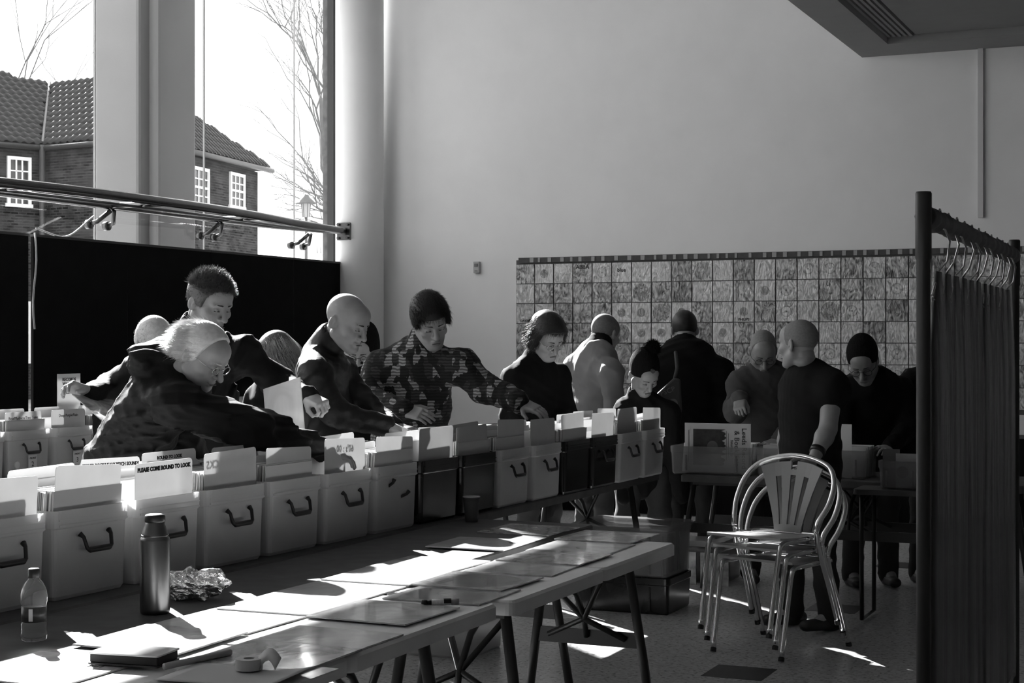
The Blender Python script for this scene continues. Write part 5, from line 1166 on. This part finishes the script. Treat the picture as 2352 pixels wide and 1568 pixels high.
# ---- white-haired man leaning over
def white_extra(F_): F_.ell((0, -.09, -.03), (.068, .04, .055), .03); F_.ell((.0, -.10, .03), (.06, .035, .05), .03)
wv, wf = hair_solid('bald_top', .010, extra=white_extra); ws = strands(wv, wf, 9000, .055, flow_back, .0007, 8, .05, None, .2, .09); ws2 = strands(wv, wf, 900, .045, flow_back, .0004, 9, .30, None, .1, .2)
hood = lambda C, J: (C.ell(V3(P(365, 822, 6.28)), (.11, .13, .06), .03), C.ell(V3(P(340, 842, 6.22)), (.075, .13, .06), .03), C.ell(V3(P(410, 810, 6.3)), (.09, .12, .045), .02))
person('white-haired man with glasses leaning over the crates in a hooded jacket', dict(c=(468, 815, 6.15), f=(.90, -.43), pitch=34, roll=0, s=.98, kind='o', brow=m_hwhite), (392, 872, 6.2), (405, 925, 6.05), (425, 890, 6.48), (252, 6.5),
       (585, 985, 6.08), (728, 1030, 6.2), None, None, [('R', 'relax', (800, 1048, 6.25), (.1, -.2, .95))], coat=m_jbrown, seed=21, bulk=1.13, hem=.22, collar=.0, wr=.014, coat_h=.008, arm_r=1.18,
       hairs=[('hair', [(wv, wf), ws, ws2], m_hwhite)], extras=[glasses(m_metal_f)], extra_coat=hood, foot_dir=(.91, -.41, 0), coat_name='hooded_jacket')
# ---- grey short hair, far behind
g1 = hair_solid('short', .014); g1s = strands(g1[0], g1[1], 5200, .012, flow_down, .0008, 4, .3, None, 0.)
person('person with short pale grey hair half hidden behind the tall man', dict(c=(352, 786, 8.2), f=(-.4, .9), pitch=25, s=1.), (352, 850, 8.2), (400, 880, 8.15), (305, 880, 8.3), (352, 8.25), coat=m_coat, seed=31, hairs=[('hair', [g1, g1s], m_hwhite)], fine=.007, coat_h=.014)
d1 = hair_solid('short', .012)
person('dark-haired shopper mostly hidden beside the notice', dict(c=(283, 893, 8.6), f=(-.6, .8), pitch=35, s=.95), (290, 940, 8.6), (330, 965, 8.55), (250, 965, 8.7), (296, 8.65), coat=m_coat, seed=33, hairs=[('hair', [d1], m_hdark)], fine=.008, coat_h=.016, z_pelvis=.75)
# ---- blonde woman seen from behind
def long_extra(F_): F_.cone((0, -.05, .0), (0, -.075, -.14), .095, .075, .04, axis=(0, 1, 0), q=.65); F_.cone((.06, -.03, -.02), (.085, -.06, -.15), .045, .03, .03); F_.cone((-.06, -.03, -.02), (-.085, -.06, -.15), .045, .03, .03)
lv_ = hair_solid('fringe', .018, extra=long_extra, line='short'); ls_ = strands(lv_[0], lv_[1], 7000, .08, flow_down, .0013, 12, .10, None, .2, .12) + (1,)
person('woman with shoulder-length blonde hair browsing with her back turned', dict(c=(632, 818, 9.0), f=(-.75, .66), pitch=28, s=1.02, kind='f'), (632, 880, 9.0), (668, 915, 8.95), (592, 915, 9.15), (640, 9.05), coat=m_coat, seed=41, hairs=[('hair', [lv_, ls_], [m_hmid, m_blonde])], fine=.007, coat_h=.013, bulk=.92, z_pelvis=.85)
# ---- bald man
st = hair_solid('short', .0015, line='bald_top')
person('bald man in a black leather jacket looking down into the crates', dict(c=(798, 738, 7.5), f=(.86, -.51), pitch=24, s=1.05, kind='m'), (742, 806, 7.58), (722, 858, 7.36), (775, 842, 7.82), (738, 7.65),
       (770, 950, 7.30), (884, 976, 7.34), (850, 945, 7.75), (905, 980, 7.6), [('R', 'relax', (925, 992, 7.34), (.1, -.3, .9)), ('L', 'relax', (950, 990, 7.5), (.1, -.3, .9))], coat=mat('leather_black', .008, .5, spec=.3, var=.3, scale=9, bump=.35, bscale=24), seed=51, collar=.075, wr=.006)
# ---- masked person in a beanie
def mask(root, base, hw, J):
    F_ = Field((-.09, -.0, -.13), (.09, .14, .02), .005); F_.ell((0, .036, -.06), (.062, .075, .055)); F_.cut(lambda X, Y, Z: .03 - Y, .01); link(np_mesh('face_mask', [(hw(F_.mesh()[0]), F_.mesh()[1])], m_coat, base), 'face_mask', root)
bn = beanie()
person('person in a dark knit beanie and black face mask', dict(c=(836, 812, 9.4), f=(-.25, -.97), pitch=15, s=1.), (845, 865, 9.45), (805, 890, 9.45), (885, 890, 9.45), (845, 9.5), coat=m_coat, seed=61, hairs=[('beanie_hat', [bn], m_knit)], extras=[mask, glasses(m_leg)], fine=.007, coat_h=.014)
# ---- young man in patterned fleece
LINES['youth'] = [(-.13, -.09), (-.06, -.085), (-.035, -.03), (.0, -.012), (.03, -.015), (.045, .025), (.07, .048), (.12, .055)]
yv = hair_solid('youth', .016, top=.008); ys_ = strands(yv[0], yv[1], 9000, .035, flow_fwd, .0008, 14, .05, lambda co: co[:, 1] < .085, .15, .12)
def cuff(root, base, hw, J): pass
person('young man in a patterned fleece jacket reaching across the crates', dict(c=(988, 736, 8.2), f=(.34, -.94), pitch=28, roll=-10, s=1.08, kind='y'), (965, 806, 8.34), (878, 846, 8.38), (1058, 838, 8.26), (935, 8.55),
       (838, 915, 8.30), (925, 940, 8.08), (1112, 890, 8.22), (1192, 922, 8.05), [('R', 'relax', (1000, 960, 7.98), (-.2, -.7, .6)), ('L', 'reach', (1250, 948, 7.98), (.15, -.5, .85))], coat=m_fleece, seed=71, bulk=1.12, collar=.085, hairs=[('hair', [yv, ys_], m_hdark)], coat_name='fleece_jacket', arm_r=1.22, wr=.006)
# ---- person with curly dark hair and glasses
def bob_extra(F_): F_.ell((0, -.075, -.035), (.092, .07, .075), .04); F_.ell((.065, -.02, -.02), (.035, .05, .06), .03); F_.ell((-.065, -.02, -.02), (.035, .05, .06), .03)
bv = hair_solid('fringe', .024, extra=bob_extra, line='short'); bs_ = strands(bv[0], bv[1], 7000, .04, flow_down, .0010, 15, .16, lambda co: ~((co[:, 1] > .05) & (co[:, 2] < .08)), .1, .22)
person('person with wavy dark hair and glasses in a long black coat', dict(c=(1258, 772, 9.7), f=(.52, -.85), pitch=33, roll=-5, s=1.08, kind='o'), (1222, 842, 9.8), (1182, 872, 9.65), (1282, 865, 9.95), (1232, 9.85), (1172, 955, 9.5), (1205, 1010, 9.3), (1300, 950, 9.8), (1290, 1010, 9.6), [('R', 'relax', None, (0, 0, 1)), ('L', 'relax', None, (0, 0, 1))],
       coat=m_coat, seed=81, bulk=1.05, hem=.35, collar=.055, hairs=[('hair', [bv, bs_], m_hdark)], extras=[glasses(m_metal_f)], fine=.006, coat_name='coat')
# ---- bomber jacket from behind
s9 = hair_solid('short', .004)
def dark_collar(root, base, hw, J):
    N = J['N']; nd = unit(hw(np.array((0, -.035, -.06))) - N); F_ = Field(N - .2, N + .2, .007); F_.cone(N + nd * .0, N + nd * .06, .098, .082, 0); F_.cone(N + nd * .085, N + nd * .2, .062, .07, .006, 'sub'); link(np_mesh('collar', [F_.mesh()], m_coat, base), 'collar', root)
    pe = J['pe']; G = Field(pe - .3, pe + .3, .012); G.cone(pe - np.array((0, 0, .10)), pe - np.array((0, 0, .05)), .178, .178, 0, axis=J['d'], q=.74); link(np_mesh('waistband', [G.mesh()], m_coat, base), 'waistband', root)
person('man with shaved head in a pale bomber jacket, back turned', dict(c=(1391, 766, 10.5), f=(.62, .78), pitch=18, s=1.03), (1372, 806, 10.42), (1404, 856, 10.2), (1324, 842, 10.55), (1362, 10.45), (1412, 935, 10.15), (1395, 975, 10.35), None, None, [], coat=m_bomber, seed=91, hem=.05, collar=.0, hairs=[('hair', [s9], m_stub)], extras=[dark_collar], fine=.006, foot_dir=(.5, .86, 0), coat_name='bomber_jacket', bulk=1.02, z_pelvis=1.04, arm_r=1.0)
# ---- child-sized figure in a pompom hat
pb = beanie(.0, -.0)
def badge(root, base, hw, J):
    mb = MB().cone((0, .072, .088), (0, .086, .092), .013, .013, 16); v = hw(np.array(mb.v)) - V3(base); m2 = MB(); m2.v = [tuple(p) for p in v]; m2.f = mb.f; m2.build('badge', mat('badge_grey', .05, .6), root)
person('child in a dark bobble hat leaning forward', dict(c=(1480, 858, 9.75), f=(.42, -.9), pitch=40, roll=-6, s=1.0, kind='f'), (1470, 925, 9.85), (1436, 950, 9.8), (1532, 950, 9.85), (1475, 9.95), coat=m_coat, seed=101, skin=m_skin2, hairs=[('bobble_hat', [pb], m_knit)], extras=[blob('bobble', m_knit, (-.035, -.045, .165), .042), badge], fine=.006, z_pelvis=.78, bulk=.9, foot_dir=(.3, -.95, 0))
# ---- broad man from behind
s11 = hair_solid('short', .005)
person('broad man with cropped hair in a black coat, back turned', dict(c=(1572, 758, 10.6), f=(.05, 1), pitch=20, s=1.04), (1572, 812, 10.5), (1652, 855, 10.45), (1512, 858, 10.55), (1585, 10.5), (1672, 940, 10.4), (1640, 990, 10.55), None, None, [], coat=m_coat, seed=111, bulk=1.3, hem=.15, collar=.07, hairs=[('hair', [s11], m_hdark)], fine=.006, foot_dir=(0, 1, 0), arm_r=1.2)
# ---- shoulder bag with crest, on the broad man's side
bgp = P(1530, 918, 10.15); bag = thing('shoulder_bag', 'dark grey bag with letters and a crest beside the bobble hat', 'bag', bgp, -.1)
poly = [(-.10, -.12), (.09, -.12), (.10, -.06), (.09, .13), (.05, .14), (-.08, .02), (-.12, -.05)]
MB().prism(poly, -.03, .03, Matrix.Rotation(math.pi / 2, 4, 'X')).build('bag_body', mat('bag_grey', .035, .7), bag, bevel=.012)
letters('FSCP', .045, mat('bag_print', .13, .6), bag, XZ(.01, -.0312, .055, .35))
MB().lathe([(.02, 0), (.028, 0.0), (.028, .002), (.02, .002)], 20).build('crest_ring', mat('bag_print', .13, .6), bag).matrix_local = Matrix.Translation((.045, -.031, -.02)) @ Matrix.Rotation(math.pi / 2, 4, 'X')
for k in range(3): MB().box(-.004, .004, -.002, .0, -.016, .016, Matrix.Rotation(k * math.pi / 3, 4, 'Y')).build('crest_mark', mat('bag_print', .13, .6), bag).location = (.045, -.031, -.02)
MB().tube([(.05, .02, .12), (.07, .10, .20), (.06, .20, .30)], .012, 8).build('strap', mat('bag_grey', .035, .7), bag, True)
# ---- balding man in field jacket
s12 = hair_solid('short', .001, line='bald_top')
def inner(root, base, hw, J):
    F_ = Field(J['pe'] - .5, J['N'] + .3, .012); f_ = J['bf'] * .088; F_.cone(J['pe'] + f_, J['N'] - J['t'] * .10 + f_, .075, .06, 0, axis=J['d'], q=.75); link(np_mesh('jumper', [F_.mesh()], m_coat, base), 'jumper', root)
person('balding man in an open grey field jacket looking down', dict(c=(1753, 806, 9.95), f=(-.05, -1), pitch=36, s=1.04, kind='o'), (1762, 862, 10.02), (1702, 880, 10.0), (1818, 878, 10.05), (1765, 10.12), (1688, 945, 9.9), (1700, 915, 9.72), (1835, 960, 9.9), (1790, 1012, 9.68), [('R', 'grip', (1698, 940, 9.62), (-.4, -.7, .5)), ('L', 'relax', (1758, 1022, 9.6), (0, -.3, .9))],
       coat=m_jacket2, seed=121, bulk=1.1, hem=.2, hairs=[('hair', [s12], m_stub2)], extras=[inner, glasses(m_leg)], skin=m_skin2, fine=.006, arm_r=1.1, foot_dir=(0, -1, 0))
# ---- man in dark t-shirt
s13 = hair_solid('short', .0015, line='bald_top')
def watch(root, base, hw, J):
    W, E = J['WL'], J['EL']; d = unit(W - E); c = W - d * .035; mb = MB(); mb.cone(Vector(c - d * .014 - V3(base)), Vector(c + d * .014 - V3(base)), .041, .040, 20); mb.build('wristband', m_handle, root, True)
person('bald man in dark t-shirt standing with a hand at his hip', dict(c=(1833, 788, 8.42), f=(-.64, .77), pitch=4, s=1.03, kind='m'), (1856, 860, 8.44), (1832, 892, 8.62), (1912, 888, 8.30), (1862, 8.48), (1808, 990, 8.72), (1802, 1062, 8.62), (1902, 985, 8.22), (1872, 1048, 8.12), [('L', 'relax', (1828, 1098, 8.08), (.55, -.75, .2)), ('R', 'relax', None, (-.5, .5, .5))],
       coat=m_shirt, seed=131, bulk=1.12, hem=.10, collar=.0, sleeve=.22, bare=True, hairs=[('hair', [s13], m_stub2)], extras=[watch], coat_name='tshirt', coat_h=.009, legs=mat('black_jeans', .012, .85, var=.2), foot_dir=(-.85, -.5, 0), z_pelvis=.86, wr=.004, feet=(.05, -.05), arm_r=1.08)
# ---- man in beanie with glasses
b14 = beanie(-.025, -.03)
person('man in a black beanie and dark glasses frames looking down', dict(c=(1982, 830, 9.75), f=(-.30, -.95), pitch=36, roll=-6, s=1.06, kind='o'), (2000, 885, 9.85), (1940, 900, 9.85), (2068, 896, 9.9), (2000, 9.95), (1928, 985, 9.75), (1960, 1035, 9.5), (2085, 985, 9.8), (2042, 1030, 9.55), [('L', 'relax', (2012, 1030, 9.4), (0, -.4, .9))], coat=m_coat, seed=141, bulk=1.12, hem=.18, hairs=[('beanie_hat', [b14], m_knit)], extras=[glasses(m_leg, .02)], skin=m_skin2, fine=.006, foot_dir=(0, -1, 0))
# ---- person mostly behind the rack
h15 = hair_solid('short', .01)
person('person in black mostly hidden behind the clothes rack post', dict(c=(2165, 800, 10.0), f=(.3, -.95), pitch=20, s=1.), (2160, 862, 10.05), (2095, 880, 10.05), (2215, 880, 10.1), (2150, 10.1), coat=m_coat, seed=151, bulk=1.1, hairs=[('hair', [h15], m_hdark)], fine=.008, coat_h=.014, foot_dir=(0, -1, 0))

# ---- records in the tall man's hands
def held(label, c, xdir, zdir, m):
    x = Vector(xdir).normalized(); z = Vector(zdir); z = (z - x * z.dot(x)).normalized(); y = z.cross(x)
    o = link(MB().box(-.157, .157, -.002, .002, -.157, .157).mesh('lp_sleeve', m), 'lp_sleeve', None, label=label, cat='record')
    o.matrix_world = Matrix(((x.x, y.x, z.x, c[0]), (x.y, y.y, z.y, c[1]), (x.z, y.z, z.z, c[2]), (0, 0, 0, 1))); return o
c_ = (P(712, 915, 6.78) + P(620, 935, 6.95) + P(595, 1010, 6.9) + P(690, 995, 6.7)) / 4
held("pale LP sleeve held in the tall man's outstretched hand", c_, P(702, 912, 6.72) - P(612, 940, 6.98), (.05, -.05, 1), m_lp[2])
x_ = (P(245, 975, 6.70) - P(165, 905, 6.95)).normalized(); z_ = P(330, 940, 7.12) - P(165, 905, 6.95); z_ = (z_ - x_ * z_.dot(x_)).normalized()
held("dark patterned LP sleeve tilted in the tall man's other hand", P(165, 905, 6.95) + (x_ + z_) * .157, x_, z_, m_lp[1])
